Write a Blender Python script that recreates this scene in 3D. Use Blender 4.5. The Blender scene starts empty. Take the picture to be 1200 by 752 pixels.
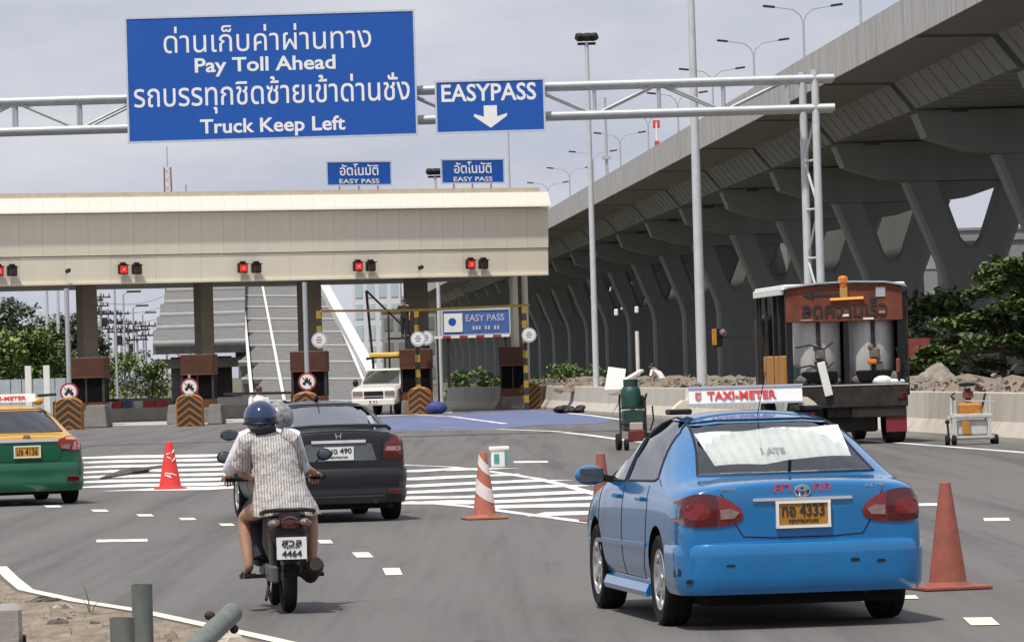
import bpy, bmesh, math, random
from mathutils import Vector, Matrix
from mathutils.bvhtree import BVHTree
random.seed(7)
C = bpy.context.scene.collection
SC = bpy.context.scene
R = math.radians
# ------------------------------------------------------------------ camera
FPX, CAMH, PITCH, ROLL = 5550.0, 1.8, math.atan(55/5550), R(1.65)
_F = Vector((0, math.cos(PITCH), math.sin(PITCH)))
_u = Vector((0, -math.sin(PITCH), math.cos(PITCH))); _r = Vector((1, 0, 0))
_R = _r*math.cos(ROLL) - _u*math.sin(ROLL)
_U = _u*math.cos(ROLL) + _r*math.sin(ROLL)
cam = bpy.data.objects.new('camera', bpy.data.cameras.new('camera')); C.objects.link(cam)
m4 = Matrix((_R, _U, -_F)).transposed().to_4x4(); m4.translation = (0, 0, CAMH)
cam.matrix_world = m4
cam.data.sensor_width = 36; cam.data.lens = 36*FPX/1200
cam.data.clip_start = 1; cam.data.clip_end = 6000
SC.camera = cam
# ------------------------------------------------------------------ sky, sun, exposure
SUN_DIR = Vector((-0.20, -0.37, 0.90)).normalized()
el = math.asin(SUN_DIR.z); az = math.atan2(SUN_DIR.x, SUN_DIR.y)
w = bpy.data.worlds.new('World'); SC.world = w; w.use_nodes = True
nt = w.node_tree; nt.nodes.clear()
def nn(t, ty, **k):
    n = t.nodes.new(ty)
    for a, b in k.items(): setattr(n, a, b)
    return n
out = nn(nt, 'ShaderNodeOutputWorld'); bg = nn(nt, 'ShaderNodeBackground')
sky = nn(nt, 'ShaderNodeTexSky', sky_type='NISHITA', sun_disc=False)
sky.sun_elevation = el; sky.sun_rotation = az; sky.dust_density = 4; sky.air_density = 1.2
tc = nn(nt, 'ShaderNodeTexCoord'); mp = nn(nt, 'ShaderNodeMapping'); mp.inputs['Scale'].default_value = (9, 9, 26)
nz = nn(nt, 'ShaderNodeTexNoise'); nz.inputs['Scale'].default_value = 1.2; nz.inputs['Detail'].default_value = 5; nz.inputs['Roughness'].default_value = .55
cr = nn(nt, 'ShaderNodeValToRGB')
cr.color_ramp.elements[0].position = .36; cr.color_ramp.elements[0].color = (5.9, 6.25, 7.5, 1)
cr.color_ramp.elements[1].position = .66; cr.color_ramp.elements[1].color = (8.1, 8.2, 8.8, 1)
mx = nn(nt, 'ShaderNodeMixRGB'); mx.inputs[0].default_value = .86
L = nt.links.new
L(tc.outputs['Generated'], mp.inputs['Vector']); L(mp.outputs[0], nz.inputs['Vector']); L(nz.outputs['Fac'], cr.inputs[0])
L(sky.outputs[0], mx.inputs[1]); L(cr.outputs[0], mx.inputs[2]); L(mx.outputs[0], bg.inputs[0]); bg.inputs[1].default_value = .09
L(bg.outputs[0], out.inputs[0])
sl = bpy.data.lights.new('sun', 'SUN'); sl.energy = 4.0; sl.angle = R(2); sl.color = (1, .955, .88)
so = bpy.data.objects.new('sun', sl); C.objects.link(so); so.rotation_euler = SUN_DIR.to_track_quat('Z', 'Y').to_euler()
so.location = (0, 0, 60)
SC.view_settings.view_transform = 'Standard'; SC.view_settings.look = 'None'; SC.view_settings.exposure = .12; SC.view_settings.gamma = 1
# ------------------------------------------------------------------ placing: pixel of the photograph -> point in the place
def ray(px, py): return _F + _R*((px-600)/FPX) + _U*((376-py)/FPX)
def G(px, py, z=0.0):
    d = ray(px, py); return Vector((0, 0, CAMH)) + d*((z-CAMH)/d.z)
def P(px, py, Y):
    d = ray(px, py); return Vector((0, 0, CAMH)) + d*(Y/d.y)
# ------------------------------------------------------------------ object helpers
def tag(o, label=None, cat=None, group=None, kind=None):
    if label: o['label'] = label
    if cat: o['category'] = cat
    if group: o['group'] = group
    if kind: o['kind'] = kind
    return o
def thing(name, label, cat, loc=(0, 0, 0), rz=0, group=None):
    o = bpy.data.objects.new(name, None); C.objects.link(o)
    o.empty_display_size = .2; o.location = loc; o.rotation_euler = (0, 0, rz)
    return tag(o, label, cat, group)
def link(name, me, parent=None, loc=None, rz=None):
    o = bpy.data.objects.new(name, me); C.objects.link(o)
    if parent: o.parent = parent
    if loc is not None: o.location = loc
    if rz is not None: o.rotation_euler = (0, 0, rz)
    return o
KIDS = None
def copy_tree(o, parent=None):
    c = o.copy(); C.objects.link(c)
    if parent: c.parent = parent
    for ch in list(o.children): copy_tree(ch, c)
    return c
class MB:
    def __init__(s): s.v = []; s.f = []; s.m = []; s.mi = 0; s.X = None
    def add(s, vs, fs):
        b = len(s.v)
        s.v += [tuple(s.X @ Vector(p)) if s.X else tuple(p) for p in vs]
        s.f += [tuple(i+b for i in f) for f in fs]; s.m += [s.mi]*len(fs); return s
    def box(s, c, d, rz=0, rx=0, ry=0, bev=0, taper=1):
        x, y, z = d[0]/2, d[1]/2, d[2]/2; t = taper
        if bev:
            b = min(bev, x*.49, y*.49, z*.49); vs = []; 
            for (zz, k) in ((-z, b), (-z+b, 0), (z-b, 0), (z, b)):
                X, Y = x-k, y-k; e = b
                if zz > 0: X *= t; Y *= t
                vs += [(-X+e, -Y, zz), (X-e, -Y, zz), (X, -Y+e, zz), (X, Y-e, zz), (X-e, Y, zz), (-X+e, Y, zz), (-X, Y-e, zz), (-X, -Y+e, zz)]
            fs = [tuple(range(7, -1, -1)), tuple(range(24, 32))]
            for k in range(3):
                for i in range(8): fs.append((k*8+i, k*8+(i+1) % 8, k*8+8+(i+1) % 8, k*8+8+i))
        else:
            vs = [(-x, -y, -z), (x, -y, -z), (x, y, -z), (-x, y, -z), (-x*t, -y*t, z), (x*t, -y*t, z), (x*t, y*t, z), (-x*t, y*t, z)]
            fs = [(3, 2, 1, 0), (4, 5, 6, 7), (0, 1, 5, 4), (1, 2, 6, 5), (2, 3, 7, 6), (3, 0, 4, 7)]
        mt = Matrix.Translation(c) @ Matrix.Rotation(rz, 4, 'Z') @ Matrix.Rotation(ry, 4, 'Y') @ Matrix.Rotation(rx, 4, 'X')
        return s.add([mt @ Vector(p) for p in vs], fs)
    def tube(s, pts, r, n=8, cap=True, flat=1.0):
        pts = [Vector(p) for p in pts]; k = len(pts)
        rs = r if isinstance(r, (list, tuple)) else [r]*k
        vs = []; fs = []; up = None
        for i, p in enumerate(pts):
            d = (pts[min(i+1, k-1)]-pts[max(i-1, 0)]).normalized()
            if up is None: up = Vector((0, 0, 1)) if abs(d.z) < .9 else Vector((0, 1, 0))
            a = d.cross(up).normalized(); b = a.cross(d).normalized(); up = b
            for j in range(n):
                t = 2*math.pi*j/n; vs.append(p + a*math.cos(t)*rs[i] + b*math.sin(t)*rs[i]*flat)
        for i in range(k-1):
            for j in range(n): fs.append((i*n+j, i*n+(j+1) % n, (i+1)*n+(j+1) % n, (i+1)*n+j))
        if cap: fs += [tuple(range(n-1, -1, -1)), tuple(range((k-1)*n, k*n))]
        return s.add(vs, fs)
    def bar(s, a, b, w, h=None, rollup=None):
        a = Vector(a); b = Vector(b); h = h or w; d = (b-a).normalized()
        up = Vector((0, 0, 1)) if abs(d.z) < .9 else Vector((0, 1, 0))
        x = d.cross(up).normalized()*w/2; y = x.cross(d).normalized()*h/2
        return s.add([a-x-y, a+x-y, a+x+y, a-x+y, b-x-y, b+x-y, b+x+y, b-x+y], [(3, 2, 1, 0), (4, 5, 6, 7), (0, 1, 5, 4), (1, 2, 6, 5), (2, 3, 7, 6), (3, 0, 4, 7)])
    def lathe(s, prof, n=16, mt=None, cap=True):
        vs = []; fs = []; k = len(prof)
        for (r, z) in prof:
            for j in range(n):
                t = 2*math.pi*j/n; p = Vector((r*math.cos(t), r*math.sin(t), z)); vs.append(mt @ p if mt else p)
        for i in range(k-1):
            for j in range(n): fs.append((i*n+j, i*n+(j+1) % n, (i+1)*n+(j+1) % n, (i+1)*n+j))
        if cap: fs += [tuple(range(n-1, -1, -1)), tuple(range((k-1)*n, k*n))]
        return s.add(vs, fs)
    def prism(s, poly, fn, a, b):
        n = len(poly); vs = [fn(p, a) for p in poly]+[fn(p, b) for p in poly]
        fs = [tuple(range(n-1, -1, -1)), tuple(range(n, 2*n))]+[(i, (i+1) % n, n+(i+1) % n, n+i) for i in range(n)]
        return s.add(vs, fs)
    def loft(s, secs, closed=True, cap=True):
        n = len(secs[0]); vs = [p for q in secs for p in q]; fs = []
        for i in range(len(secs)-1):
            for j in range(n if closed else n-1): fs.append((i*n+j, i*n+(j+1) % n, (i+1)*n+(j+1) % n, (i+1)*n+j))
        if cap: fs += [tuple(range(n-1, -1, -1)), tuple(range((len(secs)-1)*n, len(secs)*n))]
        return s.add(vs, fs)
    def ball(s, c, r, n=10, m=7):
        c = Vector(c); rr = r if hasattr(r, '__len__') else (r, r, r)
        prof = [(math.sin(math.pi*i/m), -math.cos(math.pi*i/m)) for i in range(m+1)]
        prof[0] = (.02, -1); prof[-1] = (.02, 1)
        return s.lathe(prof, n, Matrix.Translation(c) @ Matrix.Diagonal((rr[0], rr[1], rr[2], 1)))
    def mesh(s, name, mats, smooth=False, fix=True):
        me = bpy.data.meshes.new(name); me.from_pydata(s.v, [], s.f)
        for q in (mats if isinstance(mats, (list, tuple)) else [mats]): me.materials.append(q)
        me.polygons.foreach_set('material_index', s.m)
        if fix:
            b = bmesh.new(); b.from_mesh(me); bmesh.ops.recalc_face_normals(b, faces=b.faces); b.to_mesh(me); b.free()
        if smooth:
            me.polygons.foreach_set('use_smooth', [True]*len(me.polygons))
            me.set_sharp_from_angle(angle=R(38))
        me.update(); return me
    def build(s, name, mats, parent=None, smooth=False, loc=None, rz=None):
        return link(name, s.mesh(name, mats, smooth), parent, loc, rz)
# ------------------------------------------------------------------ materials
MATS = {}
def M(name, rgb, rough=.6, metal=0.0, var=.12, scale=4.0, bump=0.0, bscale=None, spec=.5, dirt=None, coat=0, stretch=(1, 1, 1), emit=None, alpha=1, detail=4, dth=.55):
    if name in MATS: return MATS[name]
    m = bpy.data.materials.new(name); m.use_nodes = True; t = m.node_tree; b = t.nodes['Principled BSDF']
    b.inputs['Roughness'].default_value = rough; b.inputs['Metallic'].default_value = metal
    b.inputs['Specular IOR Level'].default_value = spec; b.inputs['Coat Weight'].default_value = coat
    L = t.links.new
    tc = nn(t, 'ShaderNodeTexCoord'); mp = nn(t, 'ShaderNodeMapping'); mp.inputs['Scale'].default_value = stretch
    L(tc.outputs['Object'], mp.inputs['Vector'])
    n1 = nn(t, 'ShaderNodeTexNoise'); n1.inputs['Scale'].default_value = scale; n1.inputs['Detail'].default_value = detail; n1.inputs['Roughness'].default_value = .6
    L(mp.outputs[0], n1.inputs['Vector'])
    r = nn(t, 'ShaderNodeValToRGB'); e = r.color_ramp.elements
    e[0].position = .3; e[1].position = .7
    e[0].color = tuple(c*(1-var) for c in rgb)+(1,); e[1].color = tuple(min(1, c*(1+var)) for c in rgb)+(1,)
    L(n1.outputs['Fac'], r.inputs[0]); col = r.outputs[0]
    if dirt:
        n2 = nn(t, 'ShaderNodeTexNoise'); n2.inputs['Scale'].default_value = scale*.37; n2.inputs['Detail'].default_value = 8; n2.inputs['Roughness'].default_value = .7
        L(mp.outputs[0], n2.inputs['Vector'])
        r2 = nn(t, 'ShaderNodeValToRGB'); r2.color_ramp.elements[0].position = dth; r2.color_ramp.elements[1].position = min(1, dth+.2)
        L(n2.outputs['Fac'], r2.inputs[0])
        q = nn(t, 'ShaderNodeMixRGB'); q.inputs[2].default_value = tuple(dirt)+(1,)
        L(r2.outputs[0], q.inputs[0]); L(col, q.inputs[1]); col = q.outputs[0]
    L(col, b.inputs['Base Color'])
    if bump:
        n3 = nn(t, 'ShaderNodeTexNoise'); n3.inputs['Scale'].default_value = bscale or scale*6; n3.inputs['Detail'].default_value = 5
        L(mp.outputs[0], n3.inputs['Vector'])
        bp = nn(t, 'ShaderNodeBump'); bp.inputs['Strength'].default_value = bump; bp.inputs['Distance'].default_value = .02
        L(n3.outputs['Fac'], bp.inputs['Height']); L(bp.outputs[0], b.inputs['Normal'])
    if emit:
        b.inputs['Emission Color'].default_value = tuple(emit[:3])+(1,); b.inputs['Emission Strength'].default_value = emit[3]
    MATS[name] = m; return m
def glass(name, tint, mixf=.5, rough=.03):
    m = bpy.data.materials.new(name); m.use_nodes = True; t = m.node_tree; t.nodes.clear()
    o = nn(t, 'ShaderNodeOutputMaterial'); tr = nn(t, 'ShaderNodeBsdfTransparent'); tr.inputs[0].default_value = tuple(tint)+(1,)
    g = nn(t, 'ShaderNodeBsdfGlossy'); g.inputs['Roughness'].default_value = rough; g.inputs[0].default_value = (1, 1, 1, 1)
    fr = nn(t, 'ShaderNodeFresnel'); fr.inputs[0].default_value = 1.5
    mt = nn(t, 'ShaderNodeMath', operation='MULTIPLY_ADD'); mt.inputs[1].default_value = 1.0; mt.inputs[2].default_value = mixf
    mx = nn(t, 'ShaderNodeMixShader')
    t.links.new(fr.outputs[0], mt.inputs[0]); t.links.new(mt.outputs[0], mx.inputs[0])
    t.links.new(tr.outputs[0], mx.inputs[1]); t.links.new(g.outputs[0], mx.inputs[2]); t.links.new(mx.outputs[0], o.inputs[0]); return m
def asphalt_mat():
    m = M('asphalt', (.130, .124, .120), .82, var=.13, scale=14, bump=.4, bscale=70, spec=.3, detail=8)
    t = m.node_tree; b = t.nodes['Principled BSDF']; col = b.inputs['Base Color'].links[0].from_socket; tc = t.nodes['Texture Coordinate']
    def layer(col, sc, scale, lo, hi, c, fac, rot=0):
        mp = nn(t, 'ShaderNodeMapping'); mp.inputs['Scale'].default_value = sc; mp.inputs['Rotation'].default_value = (0, 0, rot); t.links.new(tc.outputs['Object'], mp.inputs['Vector'])
        n = nn(t, 'ShaderNodeTexNoise'); n.inputs['Scale'].default_value = scale; n.inputs['Detail'].default_value = 7; n.inputs['Roughness'].default_value = .65; t.links.new(mp.outputs[0], n.inputs['Vector'])
        r = nn(t, 'ShaderNodeValToRGB'); r.color_ramp.elements[0].position = lo; r.color_ramp.elements[1].position = hi; r.color_ramp.elements[1].color = (fac, fac, fac, 1); t.links.new(n.outputs['Fac'], r.inputs[0])
        x = nn(t, 'ShaderNodeMixRGB'); x.inputs[2].default_value = c+(1,); t.links.new(r.outputs[0], x.inputs[0]); t.links.new(col, x.inputs[1]); return x.outputs[0]
    col = layer(col, (1.1, .03, 1), 1.3, .44, .60, (.080, .076, .074), .8, R(-10))     # wheel tracks running with the traffic
    col = layer(col, (.8, .02, 1), 2.1, .48, .64, (.145, .138, .132), .8, R(-12))       # worn pale strips
    col = layer(col, (.25, .03, 1), 1.0, .46, .62, (.14, .131, .122), .55, R(-14))            # dusty patches
    col = layer(col, (1.4, .5, 1), 1.0, .64, .70, (.05, .049, .048), .5)             # oil and repair stains
    t.links.new(col, b.inputs['Base Color']); return m
asphalt = asphalt_mat()
tar = M('tar_joint', (.068, .065, .063), .8, var=.3, scale=5)
paint_w = M('road_paint_white', (.72, .71, .68), .7, var=.1, scale=2.5, dirt=(.34, .325, .31), stretch=(1.5, .3, 1), dth=.50)
paint_cream = M('road_paint_cream', (.68, .64, .53), .7, var=.1, scale=5, dirt=(.35, .32, .28), dth=.58)
paint_b = M('road_paint_blue', (.10, .125, .25), .75, var=.12, scale=1.2, dirt=(.15, .16, .21), stretch=(1, .25, 1), detail=7, dth=.5)
apron = M('concrete_apron', (.40, .385, .36), .85, var=.12, scale=.8, dirt=(.25, .24, .22), stretch=(1, .3, 1))
dirt_m = M('dirt', (.215, .17, .125), .95, var=.45, scale=7, bump=1.0, bscale=40, dirt=(.10, .085, .065), detail=10, stretch=(1, .22, 1), dth=.56)
field_m = M('dry_field', (.10, .09, .06), .95, var=.35, scale=.35, bump=.5, bscale=5, dirt=(.10, .12, .05), detail=8)
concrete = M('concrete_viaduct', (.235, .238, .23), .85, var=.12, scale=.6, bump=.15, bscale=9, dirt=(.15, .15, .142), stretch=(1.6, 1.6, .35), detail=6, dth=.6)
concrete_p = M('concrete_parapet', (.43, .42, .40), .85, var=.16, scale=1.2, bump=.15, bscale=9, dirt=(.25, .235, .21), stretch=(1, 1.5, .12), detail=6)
concrete_b = M('concrete_barrier', (.47, .43, .37), .85, var=.13, scale=2.2, bump=.2, bscale=25, dirt=(.31, .275, .23), stretch=(1, 1.2, .4), detail=7)
concrete_d = M('concrete_grey', (.28, .265, .245), .85, var=.15, scale=2, bump=.3, bscale=25, dirt=(.18, .165, .14), detail=6)
island_c = M('island_concrete', (.15, .14, .13), .85, var=.18, scale=3, bump=.3, bscale=25, dirt=(.09, .085, .08), detail=6)
galv = M('galvanised_steel', (.44, .46, .48), .45, .35, var=.1, scale=5)
galv_w = M('pole_grey_paint', (.53, .55, .56), .5, .1, var=.08, scale=3)
dark = M('dark_interior', (.010, .010, .010), .9, spec=.1)
black = M('black_plastic', (.012, .012, .013), .5, var=.2, spec=.25)
rubber = M('tyre_rubber', (.014, .014, .014), .85, var=.25, scale=9, bump=.2, spec=.2)
steel_dark = M('dark_steel', (.03, .027, .024), .65, .2, var=.4, scale=6, dirt=(.075, .04, .025), spec=.3)
chrome = M('chrome', (.75, .75, .76), .15, 1, var=.02)
alloy = M('alloy_rim', (.55, .55, .55), .3, .8, var=.05)
white_p = M('white_paint', (.75, .74, .70), .5, var=.06, scale=3, dirt=(.5, .48, .43), dth=.62)
white_print = M('white_lettering', (.80, .79, .77), .5, var=.03)
black_print = M('black_lettering', (.02, .02, .02), .6, var=.1)
red_print = M('red_lettering', (.62, .05, .05), .5, var=.12, scale=20)
sign_blue = M('sign_blue', (.004, .08, .38), .45, var=.05, scale=1.5)
sign_blue2 = M('sign_blue_faded', (.06, .12, .34), .5, var=.1, scale=2)
alu = M('sign_edge', (.55, .60, .66), .4, .3, var=.05)
skin_m = M('skin', (.36, .20, .13), .55, var=.08, scale=12)
# ------------------------------------------------------------------ text
def text_mesh(s, mats, w=None, h=None, depth=.01, bold=0.0, space=1.0):
    cu = bpy.data.curves.new('lettering', 'FONT'); cu.body = s; cu.align_x = 'CENTER'; cu.size = 1; cu.extrude = .02; cu.offset = bold; cu.space_character = space; cu.resolution_u = 3
    o = bpy.data.objects.new('lettering', cu); C.objects.link(o)
    dg = bpy.context.evaluated_depsgraph_get(); me = bpy.data.meshes.new_from_object(o.evaluated_get(dg))
    bpy.data.objects.remove(o); bpy.data.curves.remove(cu)
    xs = [v.co.x for v in me.vertices]; ys = [v.co.y for v in me.vertices]
    if not xs: return me
    cx, cy = (min(xs)+max(xs))/2, (min(ys)+max(ys))/2
    W, H = max(xs)-min(xs), max(ys)-min(ys)
    sx = (w/W) if w else h/H; sy = (h/H) if h else sx
    for v in me.vertices:  # stands upright, facing -Y
        v.co = Vector(((v.co.x-cx)*sx, -(v.co.z/.02)*depth/2, (v.co.y-cy)*sy))
    b = bmesh.new(); b.from_mesh(me); bmesh.ops.remove_doubles(b, verts=b.verts, dist=1e-5); seen = set(); k = 0
    for v0 in b.verts:                     # marks that touch their letter lie a hair in front of it
        if v0 in seen: continue
        st = [v0]; seen.add(v0)
        while st:
            v = st.pop(); v.co.y -= (k % 7)*depth*.06
            for e in v.link_edges:
                o_ = e.other_vert(v)
                if o_ not in seen: seen.add(o_); st.append(o_)
        k += 1
    bmesh.ops.recalc_face_normals(b, faces=b.faces); b.to_mesh(me); b.free()
    me.materials.clear(); me.materials.append(mats); me.update(); return me
def put_text(name, s, mat, parent, loc, w=None, h=None, depth=.01, bold=0.0, rz=0, space=1.0):
    o = link(name, text_mesh(s, mat, w, h, depth, bold, space), parent, loc, rz); return o
# ------------------------------------------------------------------ ground, road and markings
def sheet(name, pts, z, mat, label=None, kind='structure', nx=0):
    me = bpy.data.meshes.new(name); me.from_pydata([(p[0], p[1], z) for p in pts], [], [tuple(range(len(pts)))])
    b = bmesh.new(); b.from_mesh(me); bmesh.ops.recalc_face_normals(b, faces=b.faces)
    for f in b.faces:
        if f.normal.z < 0: f.normal_flip()
    b.to_mesh(me); b.free()
    me.materials.append(mat); o = link(name, me); o['kind'] = kind
    return o
sheet('ground', [(-1500, -60), (1500, -60), (1500, 4500), (-1500, 4500)], -.10, field_m)
edge_line = [(0, 664), (14, 678), (30, 691), (90, 704), (160, 715), (300, 745), (340, 754), (420, 775)]
EL = [G(x, y) for x, y in edge_line]
# the road: asphalt from behind the camera to beyond the toll plaza
bar_px = [(700, 485), (900, 500), (1060, 510), (1150, 516)]
def tab(T, x):
    if x <= T[0][0]: (a, b), (c, d) = T[0], T[1]
    else:
        for (a, b), (c, d) in zip(T, T[1:]):
            if x <= c: break
    return b+(d-b)*(x-a)/(c-a)
def bar_x(Y): return tab([(60, 13.3), (99.2, 9.75), (107, 9.03), (176, 3.07), (201, 1.35), (260, -2.4)], Y)   # foot of the right-hand barrier
road = [(EL[-1].x+.6, 6), (16.0, 6), (16.4, 20)] + [(bar_x(Y)+.35, Y) for Y in (60, 90, 120, 150, 180, 210, 250)] + [(-5, 330), (-60, 330), (-60, 90), (-20, 60), (-10, 48)]
lefts = [(p.x-.10, p.y) for p in EL]
road = road[:-1] + lefts[:1] + lefts
sheet('road', road, 0, asphalt)
sheet('road_verge', [(-14, 10), (1, 10)] + [(p.x-.09, p.y) for p in reversed(EL)] + [(-16, 58)], -.002, dirt_m)
def ribbon(name, pts, w, z=.006, mat=paint_w):
    pts = [Vector((p[0], p[1], 0)) for p in pts]; l = []; r = []
    for i, p in enumerate(pts):
        d = (pts[min(i+1, len(pts)-1)]-pts[max(0, i-1)]).normalized(); n = Vector((-d.y, d.x, 0))*w/2
        l.append(p+n); r.append(p-n)
    vs = [(q.x, q.y, z) for q in l+r]; k = len(pts)
    me = bpy.data.meshes.new(name); me.from_pydata(vs, [], [(i+k, i+1+k, i+1, i) for i in range(k-1)])
    me.materials.append(mat); o = link(name, me); o['kind'] = 'structure'; return o
ribbon('edge_line', [(p.x, p.y) for p in EL], .13, mat=paint_cream)
# dashes: the photographed corners of every dash lie on the road
def dash(cx, cy, hw, hh, sk=0, mat=paint_w):
    sheet('lane_dash', [G(cx-hw-sk, cy-hh), G(cx+hw-sk, cy-hh-.03*hw), G(cx+hw+sk, cy+hh-.03*hw), G(cx-hw+sk, cy+hh)], .006, mat)
for a in [(460, 670, 10, 4.2, 2), (425, 650.5, 10, 3, 3), (381, 635, 8, 2, 2), (220, 608.3, 9, 1.3, 2), (170, 604, 9, 1.3, 2), (117, 598.5, 9, 1.2, 2), (62, 593.5, 9, 1.1, 2), (266, 615, 8, 1.4, 2),
          (1168, 609, 15, 1.8, 1), (1087, 591.5, 12, 1.5, 1), (1150, 728.5, 17, 4.5, 5), (1066, 700, 9, 2, 2), (1052, 583, 8, 1.1, 1), (622, 541.5, 20, 1, 1), (18, 590, 6, 1, 1)]:
    dash(*a, mat=paint_cream if a[1] > 600 else paint_w)
dash(143, 634, 30, 1.6, 0); 
# hatched gore area
def quad(name, c, mat=paint_w, z=.006): return sheet(name, [G(*p) for p in c], z, mat)
UP = [(97, 536.5), (280, 534), (477, 545), (528, 547), (560, 550.5), (596, 555.5), (630, 561), (663, 569), (712, 583)]
LO = [(100, 571), (280, 576), (477, 587.6), (550, 593.5), (605, 601), (650, 607), (712, 615)]
def ipol(tab, x):
    for (x0, y0), (x1, y1) in zip(tab, tab[1:]):
        if x <= x1: return y0+(y1-y0)*(x-x0)/(x1-x0)
    return tab[-1][1]
ribbon('gore_line', [G(x, y).xy for x, y in UP], .18)
ribbon('gore_line', [G(x, y).xy for x, y in LO[2:]], .18)
# each stripe bends a little where it passes behind the dark car, as painted
rows = [[(95, 535.8), (285, 533.4)], [(95, 541.4), (285, 538.2)], [(95, 547.2), (285, 543.6)], [(95, 553), (285, 549.4)], [(95, 558.8), (285, 555.2)], [(95, 564.4), (285, 561)], [(110, 569.6), (285, 566.6)], [(160, 573.2), (285, 571.6)]]
bands = [[(455, 553.6), (530, 549.5), (566, 550.3)], [(455, 562.8), (557, 557.6), (606, 556.3)], [(455, 570.8), (560, 566), (646, 562.4)], [(455, 578.0), (560, 573.5), (674, 568.4)], [(455, 584.0), (560, 582), (700, 575.6)], [(480, 588.4), (560, 588.8), (716, 582.6)], [(560, 594.6), (620, 593), (716, 591.5)], [(628, 602.6), (720, 600.4)]]
for b in rows+bands:
    pts = [G(x, y) for x, y in b]
    ribbon('gore_stripe', [(p.x, p.y) for p in pts], (2.3 if b[0][0] < 300 else 1.5)*(pts[0].y/95 if b[0][0] < 300 else 1), .0065)
# toll approach: blue painted lane, apron and lines
sheet('blue_lane_paint', [G(x, y) for x, y in [(385, 503), (452, 488.5), (528, 485.5), (618, 480), (660, 481.5), (722, 492), (700, 496.5), (632, 498), (584, 502), (460, 504.5)]], .005, paint_b)
ribbon('lane_line', [G(x, y).xy for x, y in [(470, 485), (528, 488), (592, 496.5)]], .22, .010)
ribbon('lane_line', [G(x, y).xy for x, y in [(655, 483), (690, 486.5), (730, 492)]], .22, .010)
ribbon('lane_line', [G(x, y).xy for x, y in [(380, 509), (460, 505.2), (584, 503), (650, 505.5), (690, 510), (730, 515.5), (800, 524)]], .24, .010)
ribbon('edge_line', [(bar_x(Y)-1.75 + (0 if Y > 70 else 0), Y) for Y in (62, 75, 88, 100, 115, 135)], .2)
quad('toll_apron', [(-60, 508), (70, 500), (200, 497.5), (360, 492), (460, 487), (530, 484), (530, 479), (400, 484), (200, 489), (-60, 495)], apron, .004)
# ================================================================== the elevated expressway
VDX = -.0514                                   # it runs away to the left of the view axis
def VX(u, Y): return 33.5 + VDX*Y + u          # u: metres from its centre line
via = thing('elevated_expressway', 'long grey concrete elevated expressway on V shaped piers along the right side', 'expressway', (VX(0, 200), 200, 0), math.atan(-VDX))
PY = [141+28.2*k - 200 for k in range(33)]     # pier stations in the expressway's own frame
def vsec(y, dz=0, inset=0):                    # box girder with wings, seen from below
    pts = [(-10.25, 13.2), (-7.3, 13.16), (-6.4, 12.05), (6.4, 12.05), (7.3, 13.16), (10.25, 13.2), (10.25, 13.5), (-10.25, 13.5)]
    return [Vector((x, y, z)) for x, z in pts]
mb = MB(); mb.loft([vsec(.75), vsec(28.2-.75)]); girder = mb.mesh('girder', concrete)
mb = MB()                                       # fascia and parapet of one span
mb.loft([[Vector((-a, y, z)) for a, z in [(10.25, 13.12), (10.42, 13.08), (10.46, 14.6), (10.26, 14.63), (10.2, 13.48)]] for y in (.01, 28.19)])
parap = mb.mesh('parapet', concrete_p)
mb = MB(); mb.loft([[Vector((a, y, z)) for a, z in [(10.25, 13.12), (10.42, 13.08), (10.46, 14.6), (10.26, 14.63), (10.2, 13.48)]] for y in (.01, 28.19)])
parap2 = mb.mesh('parapet', concrete_p)
mb = MB()                                       # V pier with a hammerhead cap
ty = .95
cap = [(-6.4, 11.85), (-6.0, 10.85), (-4.1, 10.25), (-2.9, 10.1), (2.9, 10.1), (4.1, 10.25), (6.0, 10.85), (6.4, 11.85)]
mb.prism(cap, lambda p, a: Vector((p[0], a, p[1])), -ty, ty)
mb.mi = 0
leg = [(-1.45, 0), (-1.45, 5.4), (-1.6, 6.2), (-3.15, 10.09), (-1.45, 10.09), (-.52, 7.4), (-.25, 7.05), (.25, 7.05), (.52, 7.4), (1.45, 10.09), (3.15, 10.09), (1.6, 6.2), (1.45, 5.4), (1.45, 0)]
def legp(p, a): return Vector((p[0], a, p[1]))
c = .2
cen = [(c, c), (c, 0), (c, 0), (c, 0), (-c, 0), (-c, 0), (-c*.5, -c), (c*.5, -c), (c, 0), (c, 0), (-c, 0), (-c, 0), (-c, 0), (-c, 0)]
inn = [(p[0]+q[0], p[1]+(q[1] if 5 < i < 8 else 0)) for i, (p, q) in enumerate(zip(leg, cen))]
n = len(leg); t2 = .85
vs = [legp(p, -t2) for p in inn]+[legp(p, -t2+c) for p in leg]+[legp(p, t2-c) for p in leg]+[legp(p, t2) for p in inn]
fs = [tuple(range(n-1, -1, -1)), tuple(range(3*n, 4*n))]+[(k*n+i, k*n+(i+1) % n, (k+1)*n+(i+1) % n, (k+1)*n+i) for k in range(3) for i in range(n)]
mb.add(vs, fs)
for sx in (-4.5, 0, 4.5): mb.box((sx, 0, 11.94), (.7, .7, .16))
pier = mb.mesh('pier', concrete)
for k, y in enumerate(PY):
    if k < 32:
        link('girder', girder, via, (0, y, 0)); link('parapet', parap, via, (0, y, 0)); link('parapet', parap2, via, (0, y, 0))
    link('pier', pier, via, (0, y, 0))
for k in (-1, -2):
    link('girder', girder, via, (0, PY[0]+28.2*k, 0)); link('parapet', parap, via, (0, PY[0]+28.2*k, 0))
mb = MB(); mb.box((0, 0, 13.42), (20.4, 1.6, .16)); mb.box((0, 0, 12.72), (8, 1.0, 1.2)); jm = mb.mesh('deck_joint', dark)  # slab closing each gap, near-black to put shade into the recess
for y in PY: link('deck_joint', jm, via, (0, y, 0))
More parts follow.
